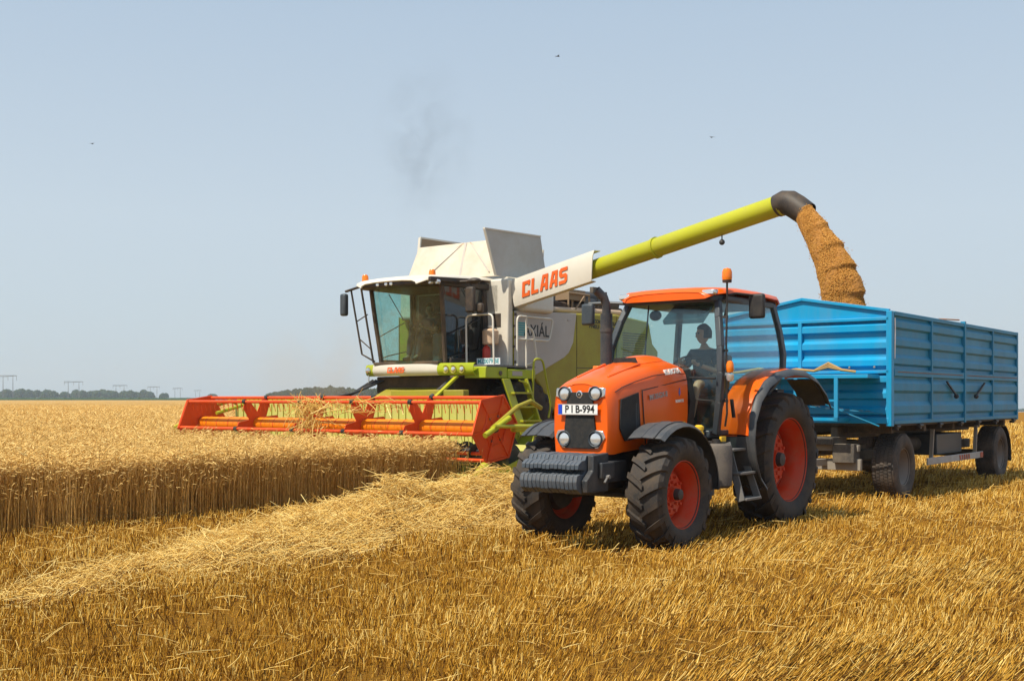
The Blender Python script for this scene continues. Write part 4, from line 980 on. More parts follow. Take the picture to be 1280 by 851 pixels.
# ------------------------------------------------------------ trailer
def ribbed(mb,a0,a1,z0,z1,y,axis,nr,depth=.04,out=1):
    # wall panel with horizontal trapezoid ribs; axis 'x' spans along x at constant y, 'y' spans along y at constant x
    prof=[];H_=z1-z0; p=H_/nr
    prof.append((z0,0))
    for i in range(nr):
        b=z0+i*p; prof+= [(b+p*.22,0),(b+p*.34,depth),(b+p*.66,depth),(b+p*.86,0)]
    prof.append((z1,0)); n=len(prof)
    outer=[(o*out,z) for z,o in prof]; poly=[(y+o,z) for o,z in outer]+[(y-.012*out,z1),(y-.012*out,z0)]
    if axis=='x': mb.prism(poly,'yz',a0,a1)
    else: mb.prism(poly,'xz',a0,a1)
def build_trailer():
    t=thing('grain_trailer',(RO[0],RO[1],0),'blue ribbed steel grain trailer hitched behind the orange tractor','trailer',TH)
    L=7.5;W=1.43;zb,zm,zt=1.24,2.03,2.98
    # front wall
    mb=MB(); ribbed(mb,-W+.03,W-.03,1.30,2.05,0,'y',3,.06); ribbed(mb,-W+.03,W-.03,2.05,2.86,0,'y',3,.06)
    fw=mb.build('front_wall','blue',t,ang=20)
    mb=MB(); mb.prism([(-W,2.86),(W,2.86),(W,2.98),(.0,3.22),(-W,2.98)],'yz',-.012,.012); mb.build('gable','blue',fw)
    mb=MB(); mb.beam((.02,-W,2.99),(.02,0,3.235),.07,.05); mb.beam((.02,0,3.235),(.02,W,2.99),.07,.05); mb.build('gable_rim','blue',fw,bevel=.006)
    mb=MB(); mb.box(.0,.07,-W,W,2.84,2.89); mb.box(.0,.07,-W,W,2.02,2.07); mb.box(0,.075,-W,W,1.24,1.33); mb.build('wall_rail','blue',fw,bevel=.006)
    for y in (-.02,):
        mb=MB(); mb.box(.012,.075,y-.03,y+.03,2.05,2.86); mb.build('wall_post','blue',fw,bevel=.004)
    mb=MB()
    for k in range(7): mb.lathe([(0,.012),(.016,.008),(.018,0)],c=(.052,-1.2+k*.4,2.12),axis='x',n=8)
    mb.build('rivets','chassislight',fw)
    for s in (1,-1):
        mb=MB(); mb.box(-.05,.07,s*(W-.04),s*(W+.045),1.20,2.985); mb.build('corner_post','blue',t,bevel=.006)
        mb=MB(); mb.box(-L,-L+.09,s*(W-.04),s*(W+.045),1.20,2.99); mb.build('corner_post','blueshadedust',t,bevel=.006)
        xs=[-.06,-3.72,-3.80,-L+.09]
        for (a,b) in ((-.06,-3.72),(-3.80,-L+.09)):
            for (z0,z1,nr,nm) in ((2.08,2.93,3,'upper_side_panel'),(1.28,1.99,2,'lower_side_panel')):
                mb=MB(); ribbed(mb,a,b,z0,z1,s*W,'x',nr,.04,s); pn=mb.build(nm,'blueshadedust',t,ang=20)
                mb=MB(); mb.box(a,b,s*(W-.01),s*(W+.05),z1-.01,z1+.055); mb.box(a,b,s*(W-.01),s*(W+.05),z0-.05,z0+.01)
                m_=(a+b)/2; mb.box(m_-.035,m_+.035,s*(W+.0),s*(W+.055),z0,z1); mb.build('panel_frame','blueshadedust',pn,bevel=.005)
                if nm=='lower_side_panel':
                    # latches
                    mb=MB(); xx=a-.04+(-.55 if a>-1 else -.55) if a<-1 else b+.55; x2=xx+(.55 if a>-1 else -.55)
                    mb.beam((xx,s*(W+.07),1.68),(x2,s*(W+.07),1.92),.03,.025); mb.sphere((xx,s*(W+.07),1.67),.045,8,6); mb.build('latch','iron',pn)
        mb=MB(); mb.box(-3.80,-3.72,s*(W-.02),s*(W+.06),1.20,3.02); mb.build('middle_post','blueshadedust',t,bevel=.006)
        mb=MB(); mb.box(-3.6,-.2,s*(W+.0),s*(W+.052),2.04,2.052); mb.build('rusty_hinge_strip','rust',t)
        mb=MB(); mb.box(-L+.1,-3.9,s*(W+.0),s*(W+.052),2.04,2.052); mb.build('rusty_hinge_strip','rust',t)
        for x in (-.25,-1.35,-2.4,-3.6,-4.7,-5.9,-7.2):
            mb=MB(); mb.tube([(x-.08,s*(W+.03),1.19),(x+.08,s*(W+.03),1.19)],.03,8); mb.beam((x,s*(W-.05),1.16),(x,s*(W+.04),1.16),.06,.05); mb.build('side_hinge','iron',t)
    # weathered white edge on the near front corner
    mb=MB(); mb.prism([(-.075,1.95+.3),(-.055,1.95+.3),(-.05,2.5),(-.062,2.7),(-.05,2.88),(-.09,2.88),(-.10,2.6)],'xz',W+.048,W+.054); mb.build('flaked_paint','whitedecal',t)
    mb=MB(); ribbed(mb,-W+.03,W-.03,1.30,2.93,-L,'y',6,.04,-1); rw=mb.build('rear_wall','blueshadedust',t,ang=20)
    mb=MB(); mb.box(-L-.05,-L+.02,-W,W,2.92,2.98); mb.build('rear_rail','blueshadedust',rw)
    mb=MB(); mb.box(-L,0,-W,W,1.20,1.27); mb.build('floor','chassis',t)
    # top tarpaulin arms
    mb=MB(); mb.tube([(-3.0,W-.05,3.02),(-3.4,W-.3,3.06),(-3.75,W-.05,3.05)],.012,6); mb.build('top_rod','rust',t)
    # chassis
    mb=MB(); mb.box(-7.3,-.1,-.55,-.43,.98,1.18); mb.box(-7.3,-.1,.43,.55,.98,1.18)
    for x in (-.4,-2,-3.6,-5.2,-7): mb.box(x-.06,x+.06,-W+.1,W-.1,1.08,1.20)
    mb.build('chassis_rails','chassis',t,bevel=.01)
    mb=MB(); mb.lathe([(.42,0),(.55,0),(.55,.10),(.42,.10)],c=(-.9,0,.84),axis='z',n=32,close=True); mb.box(-1.5,-.3,-.5,.5,.72,.86); mb.build('turntable','chassis',t,bevel=.01)
    mb=MB(); mb.box(-1.9,-.1,.50,.60,.60,.78); mb.box(-1.9,-.1,-.60,-.50,.60,.78); mb.build('leaf_springs','chassis',t,bevel=.02)
    mb=MB(); mb.box(-7.2,-5.8,.50,.60,.62,.80); mb.box(-7.2,-5.8,-.60,-.50,.62,.80); mb.build('leaf_springs','chassis',t,bevel=.02)
    for x in (-.82,-6.55):
        mb=MB(); mb.tube([(x,-1.1,.53),(x,1.1,.53)],.075,12); mb.build('axle','chassis',t)
        for s in (1,-1): wheel(t,x,s*1.20,.53,.535,.40,.30,0,s,-.05,'rimgrey','rubber2',8)
    # front beams, drawbar
    mb=MB(); mb.box(.08,.16,-.95,1.02,.50,.68); b_=mb.build('front_bumper_beam','chassislight',t,bevel=.008)
    mb=MB(); mb.box(.05,.15,-.9,.98,.80,.90); mb.build('coupling_beam','chassislight',t,bevel=.008)
    mb=MB(); mb.box(-.3,.3,-.35,.62,.90,1.02); mb.box(.0,.25,.60,.95,.62,.92); mb.build('valve_box','chassis',t,bevel=.01)
    mb=MB(); mb.beam((.1,-.45,.62),(1.75,-.04,.62),.09,.11); mb.beam((.1,.45,.62),(1.75,.04,.62),.09,.11); mb.beam((1.7,0,.62),(2.35,0,.62),.10,.10); mb.build('drawbar','chassislight',t,bevel=.008)
    mb=MB(); mb.tube([(.2,.1,.95),(.7,.05,.82),(1.3,0,.92),(2.2,-.05,1.0)],.014,6); mb.tube([(.2,.2,.95),(.8,.15,.76),(1.4,.1,.86),(2.2,.05,1.0)],.014,6); mb.build('air_hoses','black',t)
    mb=MB(); mb.sphere((.18,.62,.84),.04,8,6); mb.build('coupling_head','amber',t)
    # side guards
    for s in (1,-1):
        mb=MB(); mb.box(-5.35,-2.05,s*1.33,s*1.36,.50,.62); sg=mb.build('side_guard','guard',t,bevel=.006)
        mb=MB(); 
        for k in range(5): x=-3.85-k*.14; mb.poly3([(x,s*1.366,.515),(x-.07,s*1.366,.515),(x-.03,s*1.366,.605),(x+.04,s*1.366,.605)],.004)
        mb.poly3([(-5.15,s*1.366,.51),(-5.33,s*1.366,.51),(-5.33,s*1.366,.61),(-5.15,s*1.366,.61)],.004); mb.build('warning_stripes','guardred',sg)
        mb=MB(); mb.beam((-2.35,s*1.31,.52),(-2.45,s*1.31,1.10),.06,.05); mb.beam((-4.95,s*1.31,.52),(-5.05,s*1.31,1.12),.06,.05); mb.each('guard_strut','chassislight',sg)
        g=[]
        for i in range(9):
            a=R(25+i*17); g.append([(-6.55-.66*math.cos(a)*-1,s*y,.50+.62*math.sin(a)) for y in (.98,1.40)])
        g=[[(-6.55+.66*math.cos(R(112+i*11)),s*y,.50+.62*math.sin(R(112+i*11))) for y in (.98,1.41)] for i in range(8)]
        mb=MB(); mb.sheet(g,.015); mb.poly3([(-7.19,s*.98,.62),(-7.19,s*1.41,.62),(-7.22,s*1.41,.36),(-7.22,s*.98,.36)],.012); mb.build('mudguard','black',t)
    mb=MB(); mb.box(-4.7,-3.2,.55,1.15,.62,1.0); mb.build('storage_box','frame',t,bevel=.02)
    mb=MB(); mb.tube([(-2.3,.75,.82),(-3.2,.75,.82)],.13,16); mb.build('air_tank','chassis',t)
    # platform rack on the front wall
    mb=MB(); mb.box(.06,.55,-1.1,1.28,1.94,2.0); rk=mb.build('rack_platform','blue',t,bevel=.006)
    mb=MB()
    for y in (-.60,.12,.78): mb.beam((.54,y,1.28),(.54,y,1.96),.06,.05)
    mb.beam((.54,-1.1,1.31),(.54,.81,1.31),.05,.05); mb.beam((.54,-1.1,1.60),(.54,.78,1.60),.035,.035); mb.beam((.06,.78,1.30),(.54,.78,1.30),.05,.05); mb.build('rack_bars','blue',rk)
    mb=MB(); mb.sphere((.3,.75,1.97),.035,8,6,(2,3,1)); mb.build('rack_socket','chassis',rk)
    mb=MB()
    for j in range(3): mb.tube([(.50+.02*j,-1.0+.05*j,2.05),(.46,-.55,2.07+.02*j),(.52-.03*j,-.2,2.05),(.48,.10,2.09),(.50,.40,2.06),(.46,.62,2.12+.03*j),(.50,.85,2.07),(.44,1.05,2.04)],.022,7)
    o=mb.build('rope',M['rope']); 
    e=o; e.location=(RO[0],RO[1],0); e.rotation_euler=(0,0,TH); tag(e,'tan rope lying on the blue rack of the trailer front','rope')
    mb=MB()
    P=[(.56,-.2,1.78),(.57,.1,1.62),(.40,.5,1.48),(.12,1.2,1.42)]
    for i in range(len(P)-1):
        a,b=Vector(P[i]),Vector(P[i+1]); n_=int((b-a).length/.05)
        for k in range(n_):
            c=a+(b-a)*(k+.5)/n_; d=(b-a).normalized()*.03; q=Vector((0,0,.012)) if k%2 else Vector((.012,0,0))
            mb.tube([c-d+q,c+d+q,c+d-q,c-d-q],.005,5,closed=True)
    mb.build('safety_chain','chain',t)
    mb=MB(); mb.tube([(.54,.40,1.62),(.3,.85,1.40),(.12,1.30,1.20)],.012,6); mb.tube([(.54,.35,1.5),(.3,.8,1.45),(.1,1.35,1.40)],.010,6); mb.build('hanging_cable','blueshadedust',t)
    # grain heap inside
    return t
build_trailer()
def rot_local(o,O):
    o.location=(O[0],O[1],0); o.rotation_euler=(0,0,TH)
def build_grain():
    # heap in the box
    gx,gy=np.meshgrid(np.linspace(-7.4,-.1,80),np.linspace(-1.38,1.38,40)); z=2.15+.55*np.exp(-((gx+1.3)/1.5)**2-((gy-.3)/.9)**2)+.15*np.exp(-((gx+4)/1.5)**2)
    V=np.stack([gx.ravel(),gy.ravel(),z.ravel()],1); idx=np.arange(V.shape[0]).reshape(gx.shape)
    F=np.stack([idx[:-1,:-1],idx[:-1,1:],idx[1:,1:],idx[1:,:-1]],-1).reshape(-1,4)
    # close it downward
    n0=len(V); V2=V.copy(); V2[:,2]=1.28; V=np.concatenate([V,V2]); F=np.concatenate([F,F[:,::-1]+n0]); r,c=gx.shape
    bd=[idx[0,j] for j in range(c)]+[idx[i,-1] for i in range(1,r)]+[idx[-1,j] for j in range(c-2,-1,-1)]+[idx[i,0] for i in range(r-2,0,-1)]
    F=np.concatenate([F,np.array([[bd[k],bd[(k+1)%len(bd)],bd[(k+1)%len(bd)]+n0,bd[k]+n0] for k in range(len(bd))])])
    m,n,b=newmat('grain_surface'); n2=noise(n,60,5,.8); c_=ramp(n,n2,[(.3,(.22,.08,.015)),(.6,(.50,.23,.05))]); n.links.new(c_,b.inputs['Base Color']); b.inputs['Roughness'].default_value=.9; bump(n,b,n2,.8,.02)
    o=npmesh('grain_heap',V,F,m,smooth=True); rot_local(o,RO); o['kind']='stuff'; o['label']='grain heaped inside the blue trailer'
    # falling stream in world space, pulsing body of loose grain
    A=[(4.835,20.6),(.587,-.810)]   # start and horizontal direction
    def ctr(s):   # s 0..1 from the mouth down
        t_=np.interp(s,[0,.22,.45,.7,1],[.47,.82,1.10,1.28,1.40]); z=np.interp(s,[0,.22,.45,.7,1],[4.90,4.40,3.95,3.52,2.7]); return np.stack([A[0][0]+A[1][0]*t_,A[0][1]+A[1][1]*t_,z],-1)
    def rad(s): 
        return np.interp(s,[0,.2,.5,1],[.19,.25,.34,.43])
    def pulse(s,a):
        ph=(s*5.2-.10*np.cos(a)+.035*np.sin(2*a+s*7))%1.0
        up_=np.where(ph<.82,ph/.82,(1-ph)/.18); return .90+.20*up_**1.3*np.clip(.35+.65*np.cos(a),.15,1)*.75
    d=np.array([.587,-.81,0]); sd_=np.array([.81,.587,0])
    S_=np.linspace(0,1,130); nA=48; rows=[]
    for s in S_:
        c=ctr(s); tg=(ctr(min(1,s+.02))-ctr(max(0,s-.02))); tg/=np.linalg.norm(tg); nv=np.cross(tg,sd_); nv/=np.linalg.norm(nv); r_=rad(s)
        a=np.arange(nA)*2*np.pi/nA; r_=r_*pulse(s,a)[:,None]
        rows.append(c+(np.cos(a)[:,None]*nv+np.sin(a)[:,None]*sd_*.8)*r_*(1+.04*np.sin(3*a+s*20))[:,None]+rng.normal(0,.006,(nA,3)))
    V=np.array(rows).reshape(-1,3); idx=np.arange(len(V)).reshape(len(S_),nA); F=np.stack([idx[:-1],np.roll(idx[:-1],-1,1),np.roll(idx[1:],-1,1),idx[1:]],-1).reshape(-1,4)
    o=npmesh('grain_stream_core',V,F,m,smooth=True); o['kind']='stuff'; o['label']='solid middle of the grain pouring into the trailer'
    N=52000; s=rng.uniform(0,1,N)**.9; s=np.sort(s); C=np.array([ctr(x) for x in s]); T=np.array([ctr(min(1,x+.02))-ctr(max(0,x-.02)) for x in s]); T/=np.linalg.norm(T,axis=1,keepdims=True); NV=np.cross(T,sd_); NV/=np.linalg.norm(NV,axis=1,keepdims=True)
    a=rng.uniform(0,6.283,N); rr=np.array([rad(x) for x in s])*pulse(s,a)*(1.0+np.abs(rng.normal(0,.02,N)))+np.where(rng.random(N)<.02,rng.exponential(.015,N),0)
    P=C+(np.cos(a)[:,None]*NV+np.sin(a)[:,None]*sd_*.8)*rr[:,None]
    base=np.array([[1,0,0],[-1,0,0],[0,1,0],[0,-1,0],[0,0,1],[0,0,-1]],float); fr=np.array([[0,2,4],[2,1,4],[1,3,4],[3,0,4],[2,0,5],[1,2,5],[3,1,5],[0,3,5]])
    sc=rng.uniform(.006,.011,(N,1,3)); V=(P[:,None]+base[None]*sc).reshape(-1,3); F=(np.arange(N)[:,None,None]*6+fr[None]).reshape(-1,3)
    o=npmesh('grain_stream',V,F,M['grainm'],var=np.repeat(np.clip(rng.normal(.5,.25,N),0,1),6)); o['kind']='stuff'; o['label']='golden brown grain pouring from the auger spout into the trailer'
build_grain()
# ------------------------------------------------------------ combine harvester
def cpath(x,y,z): 
    X,Y=L2W(CO,x,y); return (X,Y,z)
FARFLAP=[(-4.48,-1.42,4.32),(-6.3,-1.42,4.34),(-6.3,-1.46,5.50),(-4.66,-1.46,5.48)]
def build_combine():
    t=thing('combine_harvester',(CO[0],CO[1],0),'green and cream combine harvester with red reel cutting the wheat behind the orange tractor','combine harvester',TH)
    W=4.18
    # ---- reel
    rc=Vector((-.40,0,1.08)); Rr=.60; angs=[R(52+60*k) for k in range(6)]
    def rv(k,r=Rr): return (rc.x+r*math.cos(angs[k]),rc.z+r*math.sin(angs[k]))
    mb=MB(); mb.tube([(rc.x,-W+.05,rc.z),(rc.x,W-.05,rc.z)],.148,28); reel=mb.build('reel_tube','reelorange',t,ang=50)
    mb=MB()
    for k in range(22):
        y=-W+.3+k*(2*W-.6)/21; mb.lathe([(.149,-.010),(.155,0),(.149,.010)],c=(rc.x,y,rc.z),n=28)
    mb.build('tube_seams','reel',reel)
    for s in (1,-1):
        pl=[rv(k,.66) for k in range(6)]
        mb=MB(); mb.prism(pl,'xz',s*(W-.02),s*W); pt=mb.build('reel_end_plate','reel',reel,bevel=.004)
        mb=MB()
        for k in range(6):
            a=rv(k,.15);b=rv(k,.63); mb.beam((a[0],s*(W+.012),a[1]),(b[0],s*(W+.012),b[1]),.035,.025)
            c=rv(k,.655); d=rv((k+1)%6,.655); mb.beam((c[0],s*(W+.01),c[1]),(d[0],s*(W+.01),d[1]),.03,.03)
            c=rv(k,.36); d=rv((k+1)%6,.36); mb.tube([(c[0],s*(W+.005),c[1]),((c[0]+d[0])/2*.9+rc.x*.1,s*(W+.012),(c[1]+d[1])/2*.9+rc.z*.1),(d[0],s*(W+.005),d[1])],.014,5)
        mb.build('plate_rib','reel',pt)
        mb=MB()
        for k in range(6):
            a=rv(k,.24); mb.lathe([(0,.02*s),(.022,.018*s),(.028,0)],c=(a[0],s*(W+.01),a[1]),n=10)
        mb.lathe([(0,.05*s),(.06,.045*s),(.075,0)],c=(rc.x,s*(W+.005),rc.z),n=16); mb.build('plate_bolts','chassis',pt)
    ys=[-2.28,-.53,.93,2.47]
    for y in ys:
        mb=MB()
        # star plate: three arms toward the bars, waisted
        P=[]
        for k in range(6):
            a=angs[k]; 
            for da,r in ((-.22,.54),(0,.615),(.22,.54),(.52,.27)): P.append((rc.x+r*math.cos(a+da),rc.z+r*math.sin(a+da)))
        mb.prism(P,'xz',y-.008,y+.008); sp=mb.build('reel_star_plate','reel',reel)
        mb=MB()
        for k in range(6): b=rv(k,.615); mb.lathe([(0,-.045),(.045,-.045),(.05,0),(.045,.045),(0,.045)],c=(b[0],y,b[1]),n=10)
        mb.each('bar_bearing','black',sp)
    for k in range(6):
        b=rv(k,.61); mb=MB(); mb.tube([(b[0],-W+.03,b[1]),(b[0],W-.03,b[1])],.034,8); br=mb.build('reel_bar','reel',reel)
        mb=MB(); y=-W+.12
        while y<W-.1: mb.beam((b[0],y,b[1]),(b[0]-.05,y,b[1]-.20),.009,.009); y+=.15
        mb.build('tines','palegreen' if k not in (0,1) else 'reel',br)
    # ---- header table
    mb=MB(); prof=[(.25,.10),(.25,.13),(-.9,.22),(-1.25,.40),(-1.42,.75),(-1.42,1.52),(-1.60,1.60),(-1.62,1.50),(-1.5,.7),(-1.32,.32),(-.9,.14)]
    mb.prism(prof,'xz',-4.30,3.35); mb.prism([(.25,.10),(.25,.13),(-.9,.22),(-1.25,.40),(-1.42,.75),(-1.6,.75),(-1.5,.5),(-1.32,.32),(-.9,.14)],'xz',3.35,4.30); hd=mb.build('header_table','palegreen',t,ang=30)
    mb=MB(); mb.box(-1.75,-1.45,-4.30,3.35,1.50,1.66); mb.build('header_top_beam','claasgreen',hd,bevel=.03)
    mb=MB()
    for k in range(39): y=-4.2+k*.195; mb.box(-1.425,-1.405,y-.006,y+.006,.72,1.5)
    mb.build('back_wall_ribs','hull',hd)
    mb=MB(); mb.tube([(-.95,-4.2,.52),(-.95,4.2,.52)],.17,20); 
    hel=[]
    for side in (1,-1):
        v=[];f=[]; n_=220
        for i in range(n_):
            y=side*(.6+3.55*i/(n_-1)); a=side*i*.30; 
            for r in (.16,.30): v.append((-.95+r*math.cos(a),y,.52+r*math.sin(a)))
        for i in range(n_-1): f.append((2*i,2*i+1,2*i+3,2*i+2))
        mb.add(v,f)
    mb.build('intake_auger','iron',hd)
    mb=MB()
    for k in range(112): y=-4.2+k*.0757; mb.add([(.24,y-.02,.115),(.24,y+.02,.115),(.36,y,.12),(.24,y,.14)],[(0,1,2),(0,2,3),(1,3,2),(0,3,1)])
    kb=mb.build('knife_bar','iron',hd)
    for s in (1,-1):
        mb=MB(); mb.prism([(.30,.10),(.26,.32),(-.6,.42),(-1.25,.60),(-1.40,.95),(-1.7,.95),(-1.7,.3),(-1.0,.10)],'xz',s*4.31,s*4.36); sw=mb.build('header_side_wall','claasgreen',t,bevel=.008)
        # crop divider nose
        mb=MB(); mb.tube([(.1,s*4.36,.42),(.35,s*4.38,.30),(.80,s*4.42,.07)],[.10,.07,.012],10); mb.tube([(.75,s*4.42,.08),(.45,s*4.44,.12),(.35,s*4.45,.14)],[.01,.03,.02],6); mb.build('crop_divider','augergreen',sw)
        # reel lift arm and strut
        mb=MB(); mb.tube([(-1.65,s*4.30,1.45),(-1.3,s*4.32,1.58),(-.9,s*4.32,1.48),(-.10,s*4.34,1.08)],.045,10); ar=mb.build('reel_arm','hull',sw)
        mb=MB(); mb.tube([(-1.45,s*4.42,1.10),(-.05,s*4.44,1.14)],.035,8); 
        mb.tube([(-.55,s*4.40,1.28),(.18,s*4.42,.98)],.05,12); mb.build('reel_arm_tube','augergreen',ar)
        mb=MB(); mb.box(-1.5,-.7,s*4.30,s*4.44,1.02,1.16); mb.build('header_cover','augergreen',sw,bevel=.03)
    # second long green rod inside the far end
    mb=MB(); mb.tube([(-1.4,-3.9,1.50),(-.6,-3.95,1.30)],.04,8); mb.build('far_reel_strut','augergreen',t)
    # ---- feeder house and underside
    mb=MB(); mb.prism([(-1.45,.30),(-1.45,1.30),(-3.3,2.05),(-4.2,2.0),(-4.2,1.0)],'xz',-.80,.80); mb.build('feeder_house','hull',t,bevel=.03)
    mb=MB(); mb.box(-2.5,-2.3,-.20,1.85,1.20,1.81); mb.build('feeder_face','hull',t,bevel=.02)
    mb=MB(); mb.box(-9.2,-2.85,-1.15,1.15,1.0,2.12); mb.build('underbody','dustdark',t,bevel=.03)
    mb=MB(); mb.tube([(-2.9,1.05,2.05),(-2.1,1.0,1.55)],.055,10); mb.tube([(-2.1,1.0,1.55),(-1.6,.95,1.25)],.03,8); mb.build('lift_cylinder','iron',t)
    mb=MB(); mb.beam((-2.7,1.35,2.1),(-1.75,1.15,1.35),.10,.05); mb.build('feeder_strut','augergreen',t,bevel=.006)
    mb=MB()
    for k in range(5): mb.tube([(-2.9,-.9-.1*k,2.05),(-2.3,-1.3-.08*k,1.75-.03*k),(-1.7,-1.55-.1*k,1.62)],.022,6)
    mb.build('hydraulic_hoses','black',t)
    # wheels
    for s in (1,-1):
        wheel(t,-4.35,s*1.62,1.02,1.06,.74,.45,20,s,.05,'claasgreen','rubber',10)
        wheel(t,-8.6,s*1.35,.66,.68,.45,.33,18,s,.02,'claasgreen','rubber',8)
    # ---- cab
    g=[]
    for z,xf,yw in ((2.40,-2.66,.93),(2.8,-2.60,.95),(3.2,-2.54,.98),(3.6,-2.48,1.0),(4.02,-2.42,1.02)):
        g.append([(xf-.30*abs(k)**2.2+.14,yw*k,z) for k in (-1,-.8,-.6,-.4,-.2,0,.2,.4,.6,.8,1)])
    mb=MB(); mb.sheet(g,.008); ws=mb.build('windscreen','glass2',t,ang=80)
    for s in (1,-1):
        mb=MB()
        P=[(-2.80,s*.94,2.38),(-2.74,s*.96,2.8),(-2.68,s*.99,3.2),(-2.62,s*1.01,3.6),(-2.56,s*1.03,4.05)]
        mb.tube(P,.05,8); mb.build('cab_front_pillar','cabframe',t)
        mb=MB(); mb.tube([(-3.98,s*1.02,2.38),(-4.0,s*1.08,3.2),(-3.95,s*1.05,4.05)],.07,8); mb.build('cab_rear_pillar','combtrim',t)
        mb=MB(); mb.sheet([[(-2.80+.24*(z-2.4)/1.65,s*(.94+.055*(z-2.4)),z),(-3.4,s*(1.05+.02*(z-2.4)),z),(-3.98,s*(1.03+.02*(z-2.4)),z)] for z in (2.42,2.8,3.2,3.6,4.02)],.008); sg=mb.build('cab_side_window','glass3' if s==1 else 'glass',t,ang=80)
        mb=MB(); mb.tube([(-2.86,s*1.02,2.52),(-3.2,s*1.11,2.60),(-3.85,s*1.12,2.72),(-3.95,s*1.12,3.3)],.014,6); mb.tube([(-2.84,s*1.03,3.02),(-3.75,s*1.13,3.38)],.012,6); mb.tube([(-3.2,s*1.10,4.0),(-3.72,s*1.13,3.45)],.010,6); mb.build('wiper','black',sg)
        mb=MB(); mb.box(-4.0,-2.84,s*.98,s*1.06,2.34,2.50); mb.build('cab_sill','combtrim',t,bevel=.02)
    mb=MB(); mb.beam((-2.62,-.95,2.40),(-2.62,.95,2.40),.16,.06); mb.build('windscreen_sill','cabframe',t,bevel=.01)
    mb=MB(); mb.box(-4.05,-2.70,-.98,.98,2.28,2.36); mb.build('cab_floor','combtrim',t)
    mb=MB(); mb.box(-4.15,-4.02,-.92,.95,2.36,4.0); mb.build('cab_back_wall','combtrim',t)
    # far-side light opening is glass; roof
    rp=[]
    for x,wd,zt in ((-2.02,.80,4.10),(-2.10,1.02,4.17),(-2.35,1.14,4.22),(-2.9,1.18,4.26),(-3.6,1.20,4.29),(-4.15,1.20,4.30)):
        half=[(0,zt+.03),(wd*.5,zt+.025),(wd*.85,zt+.005),(wd*.98,zt-.03),(wd,zt-.07)]
        rp.append([(x,-y,z) for y,z in half[::-1]]+[(x,y,z) for y,z in half[1:]])
    mb=MB(); mb.sheet(rp,.03); rf=mb.build('cab_roof','cream',t,ang=50)
    mb=MB(); mb.prism([(-2.06,-.85),(-2.06,.85),(-2.3,1.12),(-4.15,1.17),(-4.15,-1.17),(-2.3,-1.12)],'xy',4.03,4.16); vs_=mb.build('roof_underside','combtrim',rf,bevel=.03)
    for y in (-.35,-.1,.05): 
        mb=MB(); mb.lathe([(0,.03),(.04,.025),(.052,0),(.052,-.05)],c=(-2.07,y,4.09),axis='x',n=16); mb.build('roof_work_lamp','lens',rf)
    mb=MB(); mb.lathe([(0,.03),(.045,.025),(.055,0),(.055,-.06)],c=(-2.20,1.03,4.08),axis='x',n=16); mb.lathe([(0,.03),(.045,.025),(.055,0),(.055,-.06)],c=(-2.28,1.15,4.08),axis='x',n=16); mb.build('roof_work_lamp','lens',rf)
    for x,y in ((-2.32,-.98),(-2.42,.90)):
        mb=MB(); mb.lathe([(0,0),(.075,0),(.072,.10),(.05,.14),(0,.145)],c=(x,y,4.22),axis='z',n=18); mb.build('beacon','amber',rf)
    mb=MB(); mb.beam((-2.10,1.10,4.13),(-3.3,1.28,4.16),.09,.10); mb.beam((-2.15,-1.0,4.08),(-2.35,-1.62,4.03),.07,.05); mb.each('mirror_bracket','combtrim',rf,bevel=.02)
    mb=MB(); mb.box(-2.98,-2.86,1.42,1.66,3.45,4.0); m1=mb.build('mirror','combtrim',t,bevel=.05,seg=3); mb=MB(); mb.box(-3.10,-2.98,1.62,1.78,3.45,3.65); mb.build('wide_angle_mirror','combtrim',m1,bevel=.04); mb=MB(); mb.tube([(-2.9,1.2,4.12),(-2.95,1.5,4.12),(-2.95,1.54,3.95)],.03,8); mb.sphere((-2.95,1.62,4.12),.12,12,8,(1,1.4,.55)); mb.build('mirror_arm','combtrim',m1)
    mb=MB(); mb.box(-2.40,-2.26,-1.74,-1.56,3.48,3.98); m1=mb.build('mirror','frame',t,bevel=.05,seg=3)
    # far side access rails
    mb=MB(); mb.tube([(-2.30,-1.40,4.05),(-2.52,-1.28,2.62),(-2.62,-.98,2.45)],.022,7); mb.tube([(-2.34,-1.12,4.05),(-2.60,-1.00,2.42)],.024,7); mb.tube([(-2.42,-1.34,3.35),(-2.48,-1.06,3.5)],.014,6); mb.tube([(-2.48,-1.30,2.95),(-2.55,-1.02,2.72)],.014,6); mb.build('access_rail','combtrim',t)
    # interior
    mb=MB(); mb.prism([(-3.75,2.36),(-3.2,2.36),(-3.2,2.86),(-3.62,2.90),(-3.72,3.55),(-3.88,3.55)],'xz',-.28,.28); mb.build('cab_seat','seat',t,bevel=.05)
    st=[]
    for k in range(24):
        a=2*math.pi*k/24; st.append((-2.98+.12*math.cos(a),.20*math.sin(a),3.10+.13*math.cos(a)))
    mb=MB(); mb.tube(st,.016,8,closed=True); mb.tube([(-2.96,0,3.10),(-2.78,0,2.4)],.035,8); mb.build('steering_column','black',t)
    mb=MB(); mb.box(-3.5,-3.0,.38,.62,2.36,3.05); mb.build('cab_console','interior',t,bevel=.05)
    x,y=L2W(CO,-3.42,-.05)
    p=seated_person((x,y,2.86),TH,'combine driver in dark clothes seated behind the dusty windscreen',(.42,-.14,.36),(.42,.20,.34),.35,shirt='shirt',pants='shirt',bare=False)
